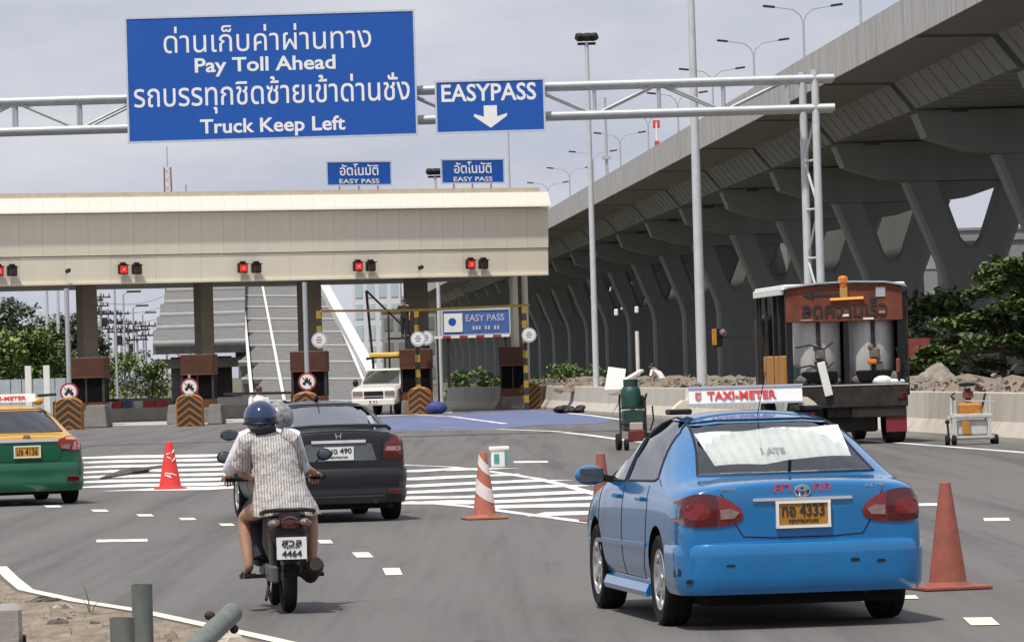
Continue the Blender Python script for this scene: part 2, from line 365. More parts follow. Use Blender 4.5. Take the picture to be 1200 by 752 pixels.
# vertical formwork joints down the parapet nearest the road
mb = MB()
for i in range(190): mb.box((-10.452, PY[0]-56+i*2.82, 13.84), (.03, .035, 1.5))
o = mb.build('parapet_joints', concrete_p, via); o['kind'] = 'stuff'
mb = MB()
for i in range(200):
    y = PY[0]-56+i*2.82
    if i % 10: mb.bar((-7.32, y, 13.17), (-6.41, y, 12.03), .03, .035); mb.bar((-6.42, y, 12.04), (6.4, y, 12.04), .03, .03)
o = mb.build('segment_joints', concrete, via); o['kind'] = 'stuff'
# lamps on the expressway's median
def lamp_mesh(h, arm):
    mb = MB(); mb.tube([(0, 0, 0), (0, 0, h*.9)], [.11, .07], 8)
    for s in (-1, 1): mb.tube([(0, 0, h*.9-.3), (0, 0, h*.9), (s*.15, 0, h*.95), (s*.6, 0, h-.12), (s*arm, 0, h+.08)], .045, 6)
    p = mb.mesh('pole', galv, True); mb = MB()
    for s in (-1, 1): mb.box((s*(arm+.3), 0, h+.1), (.75, .26, .14), ry=-s*.12, bev=.05)
    return p, mb.mesh('lamp_head', steel_dark, True)
lp, lh = lamp_mesh(10.0, 1.8)
side = ['nearest', 'second', 'third', 'fourth', 'fifth', 'sixth', 'seventh', 'eighth', 'ninth', 'tenth']
for k, Y in enumerate([264, 292, 322, 352, 382, 412, 445, 482, 520, 560]):
    t = thing('street_lamp', 'double armed grey street lamp on the expressway deck, %s along it from the right edge' % side[k], 'street lamp', (VX(0, Y), Y, 13.5), math.atan(-VDX), 'double armed lamps along the expressway deck')
    link('pole', lp, t); link('lamp_head', lh, t)
# thin mast with a box and bracket on the parapet
def lbl(o, *a): return tag(o, *a)
p = P(712, 225, 345); t = thing('parapet_mast', 'thin grey mast with a bracket and box on the expressway parapet', 'mast', (p.x, 345, p.z))
MB().tube([(0, 0, -.6), (0, 0, 6.9)], [.13, .09], 8).build('pole', galv, t)
MB().box((0, 0, .1), (.9, .7, 1.3), bev=.03).box((0, 0, 2.5), (.7, .5, .25)).build('control_box', galv, t)
MB().tube([(-1.9, 0, .05), (0, 0, .05)], .09, 6).build('bracket', galv, t)
p = P(766, 182, 330); t = thing('marker_post', 'red and white marker post with a square board above the expressway parapet', 'marker', (p.x+.25, 330, p.z-.4))
MB().tube([(0, 0, 0), (0, 0, 2.7)], .07, 6).build('pole', white_p, t)
MB().box((0, 0, 2.55), (.5, .06, .55)).build('board', red_print, t)
MB().lathe([(.15, .7), (.17, .75), (.17, 1.35), (.15, 1.4)], 10).build('red_drum', red_print, t)
# ================================================================== right-hand concrete barrier
bars = thing('concrete_barrier', 'long cream concrete safety barrier along the right roadside', 'barrier', (bar_x(110), 110, 0))
def barrier_piece(a, b):
    d = (b-a).normalized(); nrm = Vector((-d.y, d.x, 0))       # towards the road
    prof = [(.30, 0), (.30, .10), (.10, .40), (.02, .98), (.0, 1.0), (-.18, 1.0), (-.2, .98), (-.28, .4), (-.48, .1), (-.48, 0)]
    mb = MB(); mb.loft([[p+nrm*(u-.30)+Vector((0, 0, z)) for u, z in prof] for p in (a+d*.012, b-d*.012)]); return mb
Y = 62.0
o0 = Vector((bar_x(110), 110, 0))
while Y < 206:
    a = Vector((bar_x(Y), Y, 0))-o0; b = Vector((bar_x(Y+3.6), Y+3.6, 0))-o0
    barrier_piece(a, b).build('barrier_segment', concrete_b, bars); Y += 3.6
t = thing('concrete_barrier', 'short cream concrete barrier between the two right hand toll booths', 'barrier', G(548, 479))
for k in range(5):
    a = G(518+k*12.5, 480)-G(548, 479); b = G(518+(k+1)*12.5, 480)-G(548, 479); a.z = b.z = 0
    barrier_piece(b, a).build('barrier_segment', concrete_b, t)
# ================================================================== toll canopy
A = P(0, 376, 193); B = P(645, 376, 203); A.z = B.z = 0
ca = math.atan2(B.y-A.y, B.x-A.x); CL = (B-A).length; EXT = 9
can = thing('toll_canopy', 'long cream panelled toll plaza canopy spanning all lanes on brown columns', 'toll canopy', A, ca)
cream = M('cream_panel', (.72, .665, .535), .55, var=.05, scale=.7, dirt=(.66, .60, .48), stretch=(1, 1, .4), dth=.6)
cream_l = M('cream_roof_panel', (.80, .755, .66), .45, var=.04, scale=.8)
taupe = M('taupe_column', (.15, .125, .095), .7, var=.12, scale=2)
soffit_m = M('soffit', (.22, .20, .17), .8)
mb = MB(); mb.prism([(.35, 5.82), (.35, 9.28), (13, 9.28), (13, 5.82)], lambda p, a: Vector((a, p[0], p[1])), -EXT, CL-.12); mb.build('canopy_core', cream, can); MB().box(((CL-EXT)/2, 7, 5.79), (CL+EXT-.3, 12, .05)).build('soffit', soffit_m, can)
mb = MB(); mb.box(((CL-EXT)/2, .25, 5.77), (CL+EXT-.1, .62, .08)); mb.build('bottom_edge', cream, can)
PW = .98; n = int((CL+EXT)/PW)
def panel_mesh(nm, prof, w, mat): mb = MB(); mb.prism(prof, lambda p, a: Vector((a, p[0], p[1])), .004, w-.004); return mb.mesh(nm, mat)
PW = (CL+EXT)/n
m_low = panel_mesh('low', [(.05, 5.80), (.02, 6.88), (.34, 6.88), (.34, 5.80)], PW*2, cream)
m_up = panel_mesh('up', [(-.02, 6.91), (-.10, 8.62), (.34, 8.62), (.34, 6.91)], PW, cream)
m_brim = panel_mesh('brim', [(-.42, 8.66), (-.40, 8.74), (-.16, 9.29), (.34, 9.29), (.34, 8.64), (-.1, 8.64)], PW, cream_l)
for k in range(n):
    x = -EXT+k*PW
    link('fascia_panel', m_up, can, (x, 0, 0)); link('roof_edge_panel', m_brim, can, (x, 0, 0))
    if k % 2 == 0: link('lower_fascia_panel', m_low, can, (x, 0, 0))
MB().box(((CL-EXT)/2, 6, 9.40), (CL+EXT-.4, 11.5, .2)).build('roof_top', M('roof_brown', (.45, .38, .29), .7), can)
def onc(px, py, off):     # a point on the canopy front, off metres in front of it, in world space
    d = ray(px, py); n_ = Vector((math.sin(ca), -math.cos(ca), 0)); o = Vector((0, 0, CAMH)); q = A+n_*off
    return o + d*((q-o).dot(n_)/d.dot(n_))
def loc_can(p): return Matrix.Rotation(-ca, 4, 'Z') @ (p-A)
# columns
colx = [(97, 18), (234, 16), (358, 22), (483, 22), (598, 8), (611, 5)]
for px, wpx in colx:
    q = loc_can(onc(px+5, 376, -3.5)); w_ = wpx/28.0
    MB().box((q.x, 3.5, 2.92), (w_, .9 if px < 590 else .3, 5.83), bev=.03).build('column', taupe if px < 590 else cream, can)
# signal heads
sig_r = M('signal_red_lit', (.5, .03, .03), .3, emit=(1, .03, .03, .45)); sig_off = M('signal_unlit', (.07, .045, .04), .3)
sig_hot = M('signal_symbol', (.8, .5, .45), .3, emit=(1, .4, .4, .7))
lane = ['leftmost lane', 'second lane from the left', 'third lane from the left', 'fourth lane', 'rightmost lane']
for k, ((xa, xb), y) in enumerate(zip([(-3, 13), (143, 159), (283, 299), (418, 433), (550, 565)], [317.5, 315.5, 314, 312, 309.5])):
    for j, x in enumerate((xa, xb)):
        p = onc(x, y, .06)
        t = thing('traffic_signal', ('lit red' if j == 0 else 'dark unlit')+' signal head on the canopy front over the '+lane[k], 'traffic light', p, ca, 'lane signals on the toll canopy')
        mb = MB().box((0, -.13, 0), (.40, .22, .42), bev=.03); mb.box((0, -.13, .24), (.2, .2, .08)); mb.box((0, -.33, .17), (.36, .2, .03)); mb.build('housing', black, t)
        MB().box((0, -.25, -.01), (.31, .03, .30)).build('lens', sig_r if j == 0 else sig_off, t)
        if j == 0:
            mb = MB()
            for s in (-1, 1): mb.bar((-.07*s, -.272, -.08), (.07*s, -.272, .06), .03, .01)
            mb.build('lens_symbol', sig_hot, t)
for x, y, w_ in ((77, 321, 'between the first two left signal pairs'), (490, 317, 'between the two right signal pairs')):
    t = thing('security_camera', 'small grey security camera on the canopy front '+w_, 'camera', onc(x, y, .05), ca)
    MB().bar((0, 0, -.05), (0, -.3, .1), .05).build('arm', galv, t); MB().box((0, -.3, .12), (.16, .3, .14), rx=-.2, bev=.02).build('camera_body', steel_dark, t)
# small blue signs on the roof
thai_auto = '\u0e2d\u0e31\u0e15\u0e42\u0e19\u0e21\u0e31\u0e15\u0e34'
for (x0, y0, x1, y1), wh in zip([(380, 189.5, 461, 217), (514, 187, 593.5, 214.5)], ('left one', 'right one beside a thin pole')):
    pa = onc((x0+x1)/2, (y0+y1)/2, -.3); base = onc((x0+x1)/2, 230, -.3)
    t = thing('roof_sign', 'small blue sign on legs on the canopy roof, '+wh, 'sign', (pa.x, pa.y, base.z), ca, 'blue lane signs on the canopy roof')
    sc = pa.y/FPX; W, H = (x1-x0)*sc, (y1-y0)*sc; zc = pa.z-base.z
    MB().box((0, 0, zc), (W, .06, H)).build('sign_panel', sign_blue, t)
    mb = MB()
    for s in (-1, 1): mb.box((0, -.005, zc+s*H/2), (W+.06, .08, .06)); mb.box((s*W/2, -.005, zc), (.06, .082, H))
    mb.build('sign_border', alu, t)
    for s in (-.3, 0, .3): MB().box((s*W, .05, (zc-H/2)/2-.15), (.06, .06, zc-H/2+.3)).build('leg', galv, t)
    put_text('lettering', thai_auto, white_print, t, (0, -.04, zc+H*.16), W*.60, H*.5, bold=.012)
    put_text('lettering', 'EASY PASS', white_print, t, (0, -.04, zc-H*.33), W*.62, H*.19, bold=.01)
# ================================================================== booths, islands, cushions, signs
brick = M('booth_red', (.065, .019, .006), .6, var=.2, scale=3); brick_o = M('booth_orange', (.12, .034, .012), .6, var=.2, scale=3)
booth_glass = M('booth_window', (.006, .006, .006), .6, var=.1, spec=.05)
yel = M('hazard_orange', (.33, .115, .009), .6, var=.1, scale=6, dirt=(.35, .15, .04), dth=.62); yelp = M('bar_yellow', (.33, .215, .022), .6, var=.1)
blk = M('hazard_black', (.03, .027, .025), .6, var=.2); redk = M('hazard_dark_red', (.12, .02, .015), .6)
def booth(px, base_y, w, label, window=True):
    g = G(px, base_y); g += Vector((0, 3.0 if px < 580 else -4.0, 0)); t = thing('toll_booth', label, 'toll booth', g)
    MB().box((0, 1.5, .29), (w*1.0, 3.4, .58), bev=.04, taper=.97).build('concrete_base', island_c, t)
    MB().box((0, 1.6, .75), (w*.96, 2.4, .34)).build('lower_panel', brick_o, t)
    MB().box((0, 1.6, 1.40), (w*.98, 2.4, .95)).build('window_band', booth_glass, t)
    for s in (-1, 1): MB().box((s*w*.47, .38, 1.40), (w*.07, .06, .94)).build('window_frame', blk, t)
    MB().box((0, .385, 1.40), (w*.05, .05, .94)).build('window_frame', blk, t)
    MB().box((0, 1.6, 2.29), (w*1.04, 2.6, .83), bev=.03).build('upper_panel', brick, t)
    MB().box((0, .27, 1.92), (w*1.0, .06, .06)).build('panel_trim', brick_o, t)
    return t
where = ['behind the green and yellow taxi', 'between the red cone and the scooter rider', 'behind the dark saloon', 'beside the white pickup', 'at the right end of the plaza']
bx = [(93, 500, 1.45), (226, 496, 1.28), (359, 492, 1.4), (487, 486, 1.3), (602, 479, 1.1)]
for (px, y, w_), wh in zip(bx, where): booth(px, y, w_, 'dark red toll booth with black window band '+wh)
# wide grey island bases
for (px, y, w_, h), wh in zip([(112, 501, .9, .85), (203, 497, .5, .75), (252, 497, .55, .75), (583, 478, .95, .75)], ('right of the leftmost cushion', 'left of the second cushion', 'right of the second cushion', 'left of the diagonal striped cushion')):
    t = MB().box((0, 1.2, h/2), (w_, 2.6, h), bev=.04, taper=.8).build('island_block', island_c, None, loc=G(px, y)); tag(t, 'grey concrete island nose block '+wh, 'concrete block')
def cushion(px, y, w, h, diag, label):
    t = thing('crash_cushion', label, 'crash cushion', G(px, y)+Vector((0, -1.2, 0)))
    r = w/2; top = [(r*math.cos(a), h-r*.62+r*.62*math.sin(a)) for a in [math.pi*i/10 for i in range(11)]]
    poly = [(r, 0)]+top+[(-r, 0)]
    mb = MB(); secs = []
    for yy, k in ((0, .93), (.05, 1), (.75, 1)): secs.append([Vector((p[0]*k, yy, p[1]*(k if p[1] else 1))) for p in poly])
    mb.loft(secs); mb.build('cushion_body', yel, t)
    def inside(x): return abs(x) < r*.93
    k = 0; zz = -.35
    hmax = lambda x: h-r*.62+r*.62*math.sqrt(max(0, 1-(x/r)**2))-.05
    N = 8
    while zz < h+.3:
        mb = MB(); ok = False
        for i in range(N):
            xa, xb = -r*.9+1.8*r*i/N, -r*.9+1.8*r*(i+1)/N
            f = (lambda x: -abs(x)*.75+.3) if not diag else (lambda x: x*.95)
            za, zb = zz+f(xa), zz+f(xb); th = .15
            q = [max(.02, min(hmax(xa), za)), max(.02, min(hmax(xb), zb)), max(.02, min(hmax(xb), zb+th)), max(.02, min(hmax(xa), za+th))]
            if q[3]-q[0] < .01 and q[2]-q[1] < .01: continue
            mb.add([(xa, -.012, q[0]), (xb, -.012, q[1]), (xb, -.012, q[2]), (xa, -.012, q[3]), (xa, .02, q[0]), (xb, .02, q[1]), (xb, .02, q[2]), (xa, .02, q[3])], [(0, 1, 2, 3), (7, 6, 5, 4), (0, 3, 7, 4), (1, 5, 6, 2), (3, 2, 6, 7), (0, 4, 5, 1)]); ok = True
        if ok: mb.build('hazard_stripe', blk, t)
        zz += .26
    return t
for a in [(84, 503, 1.02, 1.2, 0, 'orange and black chevron crash cushion at the leftmost toll island'), (225, 499, .98, 1.2, 0, 'orange and black chevron crash cushion at the second toll island'),
          (360, 494, .95, 1.15, 0, 'orange and black chevron cushion half hidden behind the dark saloon'), (493, 485, .98, 1.15, 0, 'orange and black chevron cushion beside the white pickup'), (622, 479, .95, 1.15, 1, 'diagonally striped orange and black cushion at the right end of the plaza')]: cushion(*a)
# round prohibition signs on poles in front of booths
rim_red = M('sign_red_ring', (.33, .03, .05), .5)
def round_sign(px, py, Y, d, label, mat_ring, kind, pole_top=None, pole_r=.07):
    c = P(px, py, Y); t = thing('round_sign', label, 'road sign', (c.x, c.y, 0)); z = c.z; mt = Matrix.Translation((0, 0, z)) @ Matrix.Rotation(R(90), 4, 'X')
    MB().lathe([(d/2, -.02), (d/2, .02)], 24, mt).build('sign_disc', mat_ring, t)
    MB().lathe([(d*.40, .021), (d*.40, .03)], 24, mt).build('sign_face', white_p, t)
    mb = MB()
    if kind == 'moto':
        for sx in (-1, 1): mb.lathe([(d*.095, .031), (d*.095, .036)], 12, mt @ Matrix.Translation((sx*d*.16, -d*.10, 0)))
        mb.box((0, -.035, z), (d*.30, .006, d*.13)); mb.box((-d*.02, -.035, z+d*.12), (d*.14, .006, d*.18)); mb.box((d*.12, -.035, z+d*.08), (d*.07, .006, d*.16), ry=.5)
        mb.build('symbol', black_print, t); MB().bar((-d*.28, -.041, z+d*.28), (d*.28, -.041, z-d*.28), d*.07, .006).build('slash', mat_ring, t)
    else:
        mb.box((0, -.034, z+.02), (d*.42, .006, d*.10)); mb.box((0, -.034, z-d*.14), (d*.30, .006, d*.09)); mb.box((0, -.034, z+d*.19), (d*.24, .006, d*.08)); mb.build('symbol', M('faded_print', (.25, .27, .36), .6), t)
    if pole_top: MB().tube([(0, .08, 0), (0, .08, pole_top)], pole_r, 8).build('pole', galv, t)
for (px, py, Y), wh in zip([(81, 459, 179.5), (222, 453.5, 181), (360, 447, 181)], ('leftmost', 'second', 'third')):
    round_sign(px, py, Y, .70, 'round red ringed no motorcycles sign at the %s toll island' % wh, rim_red, 'moto', 5.3 if wh != 'second' else 1.9, .09 if wh != 'second' else .05)
for (px, py, Y), wh in zip([(374, 398.5, 190), (490, 397, 195), (499, 396, 199), (620, 392.5, 200)], ('over the third toll island', 'on the striped post beside the pickup', 'half hidden behind another disc beside the pickup', 'on the rightmost striped post')):
    round_sign(px, py, Y, .62, 'round white notice disc '+wh, alu, 'text')
# black and yellow striped posts with yellow height bars
for (px, top, bot, Y), wh in zip([(376.5, 364, 475, 190.6), (491, 363, 472, 195.6), (502, 396, 455, 199.4), (617, 358, 463, 200.6)], ('at the third island', 'left of the billboard', 'short, behind the fourth booth sign', 'at the right end of the plaza')):
    g = P(px, bot, Y); tz = P(px, top, Y).z; t = thing('striped_post', 'black and yellow striped height bar post '+wh, 'post', (g.x, Y, 0))
    n = 14; h = tz/n
    for k in range(n): MB().box((0, 0, h*(k+.5)), (.2, .2, h)).build('post_band', yelp if k % 2 == (n-1) % 2 else blk, t)
a, b, c = P(376, 364.5, 190.6), P(491, 363.3, 195.6), P(620, 357.5, 200.6)
o = MB().bar((0, -.16, 0), b-a+Vector((0, -.16, 0)), .08, .09).build('height_bar', yelp, None, loc=a); tag(o, 'yellow overhead height bar left span, over the lane with the pickup', 'height bar')
o = MB().bar((0, -.16, 0), c-b+Vector((0, -.16, 0)), .08, .10).build('height_bar', yelp, None, loc=b); tag(o, 'yellow overhead height bar right span, over the lane with the billboard', 'height bar')
# lane barrier arms
for (x0, x1, y, Y), wh in zip([(44, 66, 463.5, 188), (117, 200, 469, 189), (262, 345, 461.5, 187)], ('left of the leftmost booth', 'in the lane left of the second booth', 'in the lane above the scooter rider')):
    a = P(x0, y, Y); b = P(x1, y-1.5, Y); t = thing('barrier_arm', 'thin dark lane barrier arm '+wh, 'barrier arm', (a.x, Y, 0))
    MB().bar((0, 0, a.z), (b.x-a.x, 0, b.z), .09, .11).build('arm', steel_dark, t); MB().box((b.x-a.x, .1, .5), (.3, .3, 1.0), bev=.03).build('arm_housing', steel_dark, t)
# billboard behind the right lane
p = P(558, 377.5, 228); t = thing('billboard', 'blue billboard with a white square picture behind the rightmost lane', 'billboard', (p.x, 228, 0)); W, H = 80*228/FPX, 30*228/FPX; z = p.z; rl = -.0
MB().box((0, 0, z), (W, .1, H)).build('board', sign_blue2, t)
mb = MB(); 
for s in (-1, 1): mb.box((0, -.01, z+s*H/2), (W+.1, .14, .1)); mb.box((s*W/2, -.01, z), (.1, .142, H))
mb.build('board_frame', alu, t)
MB().box((-W*.335, -.07, z), (W*.27, .04, H*.72)).build('picture', white_p, t)
mb = MB(); mb.lathe([(.19, .092), (.19, .10)], 16, Matrix.Translation((-W*.35, 0, z+.05)) @ Matrix.Rotation(R(90), 4, 'X')); mb.build('picture_dot', sign_blue, t)
put_text('lettering', 'EASY PASS', M('faded_lettering', (.48, .50, .58), .6), t, (W*.13, -.06, z+H*.17), W*.56, H*.26, bold=.01)
mb = MB()
for i in range(9):
    if i not in (3, 6): mb.box((W*(-.04+i*.045), -.06, z-H*.22), (W*.026, .02, H*.15))
mb.build('small_print', MATS['faded_lettering'], t)
for s in (-1, 1): MB().box((s*W*.42, .1, z/2-.2), (.14, .14, z)).build('leg', steel_dark, t)
p = P(558, 394, 226); t = thing('clearance_bar', 'red and white banded beam under the blue billboard', 'beam', (p.x, 226, 0))
for i in range(10): MB().box((-1.8+.4*i, 0, p.z), (.4, .1, .12)).build('beam_band', rim_red if i % 2 else white_p, t)
for s in (-1, 1): MB().box((s*1.85, .08, p.z/2), (.1, .1, p.z)).build('leg', steel_dark, t)
# ================================================================== sign gantry
GY = 126.0
pr = P(957, 330, GY); gx = pr.x; zb, zt = 0, 0
gan = thing('sign_gantry', 'grey steel truss gantry over the road standing behind the work truck', 'gantry', (gx, GY, 0))
z1, z2 = P(930, 93, GY).z, P(930, 128, GY).z; z1l = P(0, 119, GY).z
zt, zb = (P(930, 93, GY).z+P(5, 118.5, GY).z)/2, (P(930, 128, GY).z+P(5, 153, GY).z)/2
xl = P(-60, 130, GY).x-gx; D = .85
for dx, dy in ((-.17, D), (.11, 0)): MB().tube([(dx, dy, 0), (dx, dy, zt+.22)], [.115, .10], 12).build('post', galv_w, gan, True)
mb = MB(); k = 0; zz = .6
while zz < zb-.6:
    mb.tube([(-.17, D, zz if k % 2 else zz+1.3), (.11, 0, zz+1.3 if k % 2 else zz)], .035, 6); mb.tube([(-.17, D, zz), (.11, 0, zz)], .035, 6); zz += 1.3; k += 1
mb.build('post_bracing', galv_w, gan, True)
for dy in (0, D):
    for z in (zt, zb): MB().tube([(xl, dy, z), (.62, dy, z)], .105, 12).build('chord', galv, gan, True)
x = -.6; k = 0; pitch = 1.72
while x > xl:
    for dy in (0, D):
        MB().tube([(x, dy, zb), (x, dy, zt)], .04, 8).build('truss_vertical', galv, gan, True)
        MB().tube([(x, dy, zb if k % 2 else zt), (x-pitch, dy, zt if k % 2 else zb)], .04, 8).build('truss_diagonal', galv, gan, True)
    MB().tube([(x, 0, zt), (x, D, zt)], .04, 6).tube([(x, 0, zb), (x, D, zb)], .04, 6).build('truss_tie', galv, gan, True)
    x -= pitch; k += 1
def big_sign(name, c0, c1, label, rows, arrow=None):
    Y = GY-.35; a, b = P(*c0, Y), P(*c1, Y); W = b.x-a.x
    zc = (a.z+b.z)/2; 
    corners = [P(c0[0], c0[1], Y), P(c1[0]-4, c0[1]-9*W/7.7, Y), P(c1[0], c1[1], Y), P(c0[0]+4, c1[1]+8*W/7.7, Y)]
    zt_ = (corners[0].z+corners[1].z)/2; zb_ = (corners[2].z+corners[3].z)/2; xc = (corners[0].x+corners[2].x)/2; W = ((corners[1].x-corners[0].x)+(corners[2].x-corners[3].x))/2; H = zt_-zb_
    t = thing(name, label, 'road sign', (xc, Y, (zt_+zb_)/2))
    MB().box((0, 0, 0), (W, .05, H)).build('sign_panel', sign_blue, t)
    mb = MB(); e = .05
    for s in (-1, 1): mb.box((0, -.004, s*(H/2-e/2)), (W+.02, .07, e)); mb.box((s*(W/2-e/2), -.004, 0), (e, .072, H-2*e-.002))
    mb.build('sign_border', alu, t)
    mb = MB()
    for f in (-.35, 0, .35): mb.box((f*W, .12, 0), (.08, .16, H*.94))
    mb.build('sign_rail', galv, t)
    for (s, fx, fz, fw, fh, bo) in rows: put_text('lettering', s, white_print, t, (fx*W, -.028, fz*H), fw*W, fh*H, depth=.004, bold=bo)
    if arrow:
        aw, ah, az = arrow; mb = MB(); pl = [(-.2*aw, .5*ah), (.2*aw, .5*ah), (.2*aw, 0), (.5*aw, .14*ah), (.5*aw, .02*ah), (0, -.5*ah), (-.5*aw, .02*ah), (-.5*aw, .14*ah), (-.2*aw, 0)]
        pl = [(p[0]*W, p[1]*H+az*H) for p in pl]
        mb.add([(p[0], -.034, p[1]) for p in pl]+[(p[0], -.02, p[1]) for p in pl], [tuple(range(9)), tuple(range(17, 8, -1))]+[(i, (i+1) % 9, 9+(i+1) % 9, 9+i) for i in range(9)]); mb.build('arrow', white_print, t)
    return t
L1 = '\u0e14\u0e48\u0e32\u0e19\u0e40\u0e01\u0e47\u0e1a\u0e04\u0e48\u0e32\u0e1c\u0e48\u0e32\u0e19\u0e17\u0e32\u0e07'
L3 = '\u0e23\u0e16\u0e1a\u0e23\u0e23\u0e17\u0e38\u0e01\u0e0a\u0e34\u0e14\u0e0b\u0e49\u0e32\u0e22\u0e40\u0e02\u0e49\u0e32\u0e14\u0e48\u0e32\u0e19\u0e0a\u0e31\u0e48\u0e07'
big_sign('direction_sign', (146, 20.5), (490, 159.5), 'large blue toll notice sign with four lines of white writing on the gantry',
         [(L1, -.01, .31, .715, .21, 0), ('Pay Toll Ahead', -.02, .085, .485, .15, .02), (L3, .0, -.14, .95, .285, .005), ('Truck Keep Left', 0, -.40, .50, .15, .02)])
big_sign('lane_sign', (508, 95), (641, 154), 'smaller blue sign with a white down arrow at the middle of the gantry',
         [('EASYPASS', -.01, .26, .86, .33, .018)], (.30, .42, -.20))
# ================================================================== trees and plants
def leaf_mat(name, a, b): 
    m = M(name, a, .55, var=.45, scale=1.1, spec=.3, dirt=b, dth=.5); return m
def foliage(name, blobs, n, size, mat, parent, seed=1, flat=.5):
    rnd = random.Random(seed); vs = []; fs = []
    for (c, r) in blobs:
        c = Vector(c); k = max(12, int(n*(r[0]*r[1]*r[2])**(2/3)))
        for i in range(k):
            th = rnd.uniform(0, 2*math.pi); u = rnd.uniform(-.8, 1); q = math.sqrt(1-u*u); d = rnd.uniform(.3, 1.08)
            p = c+Vector((r[0]*q*math.cos(th)*d, r[1]*q*math.sin(th)*d, r[2]*u*d))
            s = size*rnd.uniform(.6, 1.4); yaw = rnd.uniform(0, 6.3); tl = rnd.gauss(0, flat)
            mt = Matrix.Rotation(yaw, 3, 'Z') @ Matrix.Rotation(tl, 3, 'X'); b = len(vs)
            for q_ in ((-.5, -1, 0), (.5, -.8, .05), (.6, .4, .12), (0, 1.1, -.1), (-.6, .3, .1)): vs.append(tuple(p + mt @ (Vector(q_)*s)))
            fs.append((b, b+1, b+2, b+3, b+4))
    me = bpy.data.meshes.new(name); me.from_pydata(vs, [], fs); me.materials.append(mat); return link(name, me, parent)
def branch_trunk(parent, h, r, tips, mat):
    mb = MB(); mb.tube([(0, 0, 0), (r*.4, 0, h*.5), (0, r*.3, h)], [r, r*.75, r*.5], 8)
    for t in tips: mb.tube([(0, 0, h*.6), (t[0]*.45, t[1]*.45, h*.75+(t[2]-h*.75)*.35), t], [r*.45, r*.3, r*.1], 5)
    return mb.build('trunk', mat, parent, True)
bark = M('bark', (.13, .10, .075), .9, var=.3, scale=5, bump=.5)
lf_dark = leaf_mat('leaf_dark', (.075, .115, .035), (.12, .16, .05))
lf_mid = leaf_mat('leaf_mid', (.11, .165, .045), (.17, .22, .065))
lf_light = leaf_mat('leaf_light', (.16, .215, .06), (.23, .27, .085))
lf_far = leaf_mat('leaf_far', (.17, .195, .15), (.21, .235, .18))  # greyer, paler leaf colour carries the haze of distance
def tree(name, label, loc, h, blobs, n, size, mat, seed, cat='tree', group=None, flat=.5):
    t = thing(name, label, cat, loc, 0, group); foliage('crown', blobs, n, size, mat, t, seed, flat)
    branch_trunk(t, h, max(.06, h*.045), [Vector(b[0]) for b in blobs[:7]], bark); return t
rnd = random.Random(3)
def blobset(k, W, D, z0, z1, r, rz, seed):
    q = random.Random(seed); o = []
    for i in range(k):
        a = q.uniform(0, 6.3); d = math.sqrt(q.random()); f = q.random(); z = z0+(z1-z0)*f; taper = 1-.55*max(0, f-.35)
        s = q.uniform(.7, 1.25); o.append(((W*d*math.cos(a)*taper, D*d*math.sin(a)*taper, z), (r*s, r*s, rz*s)))
    return o
# broad low tree at the right edge, foliage in flat tiers
g = P(1180, 432, 126); 
q = random.Random(11); bl = []
for i in range(95):
    f = q.random()**1.15; z = .25+3.75*f; wx = 2.9*(1-.62*f**1.4); a = q.uniform(0, 6.3); d = math.sqrt(q.random())
    bl.append(((wx*d*math.cos(a)*1.05+.9*f, 1.9*d*math.sin(a), z), (q.uniform(.35, .7), q.uniform(.35, .6), q.uniform(.12, .24))))
st_ = tree('spreading_tree', 'broad dark green tree with tiered foliage behind the barrier at the right edge', (g.x-.15, 126, .1), 3.0, bl, 1500, .085, lf_dark, 5, flat=.35)
foliage('crown', [((c[0]*1.03, c[1]-.15, c[2]+.12), (r[0]*.9, r[1]*.9, r[2]*.6)) for c, r in bl[::2]], 1100, .075, lf_mid, st_, 6, .35)  # paler leaves shifted upward: highlights on top put into the leaf colour
foliage('crown', [((q.uniform(-2.4, 2.6), q.uniform(-1.2, 1.2), q.uniform(.1, .9)), (.6, .5, .35)) for _ in range(26)], 900, .085, lf_dark, st_, 7, .6)
for k, (px, Y, h, W, lb) in enumerate([(1092, 190, 4.6, 2.2, 'dim green shrub under the expressway left of the spreading tree'), (1215, 150, 5, 3, 'dark leafy tree partly outside the right edge of the view')]):
    g = P(px, 440, Y); tree('shrub', lb, (g.x, Y, 0), h*.5, blobset(16, W, W*.7, .6, h-.6, .9, .6, 20+k), 240, .15, lf_dark, 30+k, 'shrub')
# left side trees beyond the plaza
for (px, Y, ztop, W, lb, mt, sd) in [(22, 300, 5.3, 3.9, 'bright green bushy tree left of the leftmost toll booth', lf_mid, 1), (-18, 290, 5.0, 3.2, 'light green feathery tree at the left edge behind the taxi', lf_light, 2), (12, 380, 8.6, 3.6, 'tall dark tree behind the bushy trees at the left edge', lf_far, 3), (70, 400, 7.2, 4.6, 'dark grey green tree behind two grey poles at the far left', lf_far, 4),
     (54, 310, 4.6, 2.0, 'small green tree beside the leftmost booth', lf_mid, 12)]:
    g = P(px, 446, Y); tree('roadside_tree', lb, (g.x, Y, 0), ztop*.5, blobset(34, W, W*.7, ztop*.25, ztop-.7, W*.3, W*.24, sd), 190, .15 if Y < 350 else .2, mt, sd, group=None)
for k, (px, Y, h, W, lb, mt) in enumerate([(132, 330, 3.9, 1.7, 'yellow green clipped shrub right of the leftmost booth', lf_light), (158, 335, 3.6, 1.9, 'pale shrub under the utility poles', lf_mid), (178, 330, 3.2, 1.2, 'low shrub left of the second booth', lf_mid), (146, 420, 5.6, 3.5, 'dark shrub far behind the utility poles', lf_far)]):
    g = P(px, 446, Y); tree('hedge_shrub', lb, (g.x, Y, 0), h*.5, blobset(16, W, W*.6, .5, h-.4, .7, .5, 50+k), 190, .13, mt, 60+k, 'shrub')
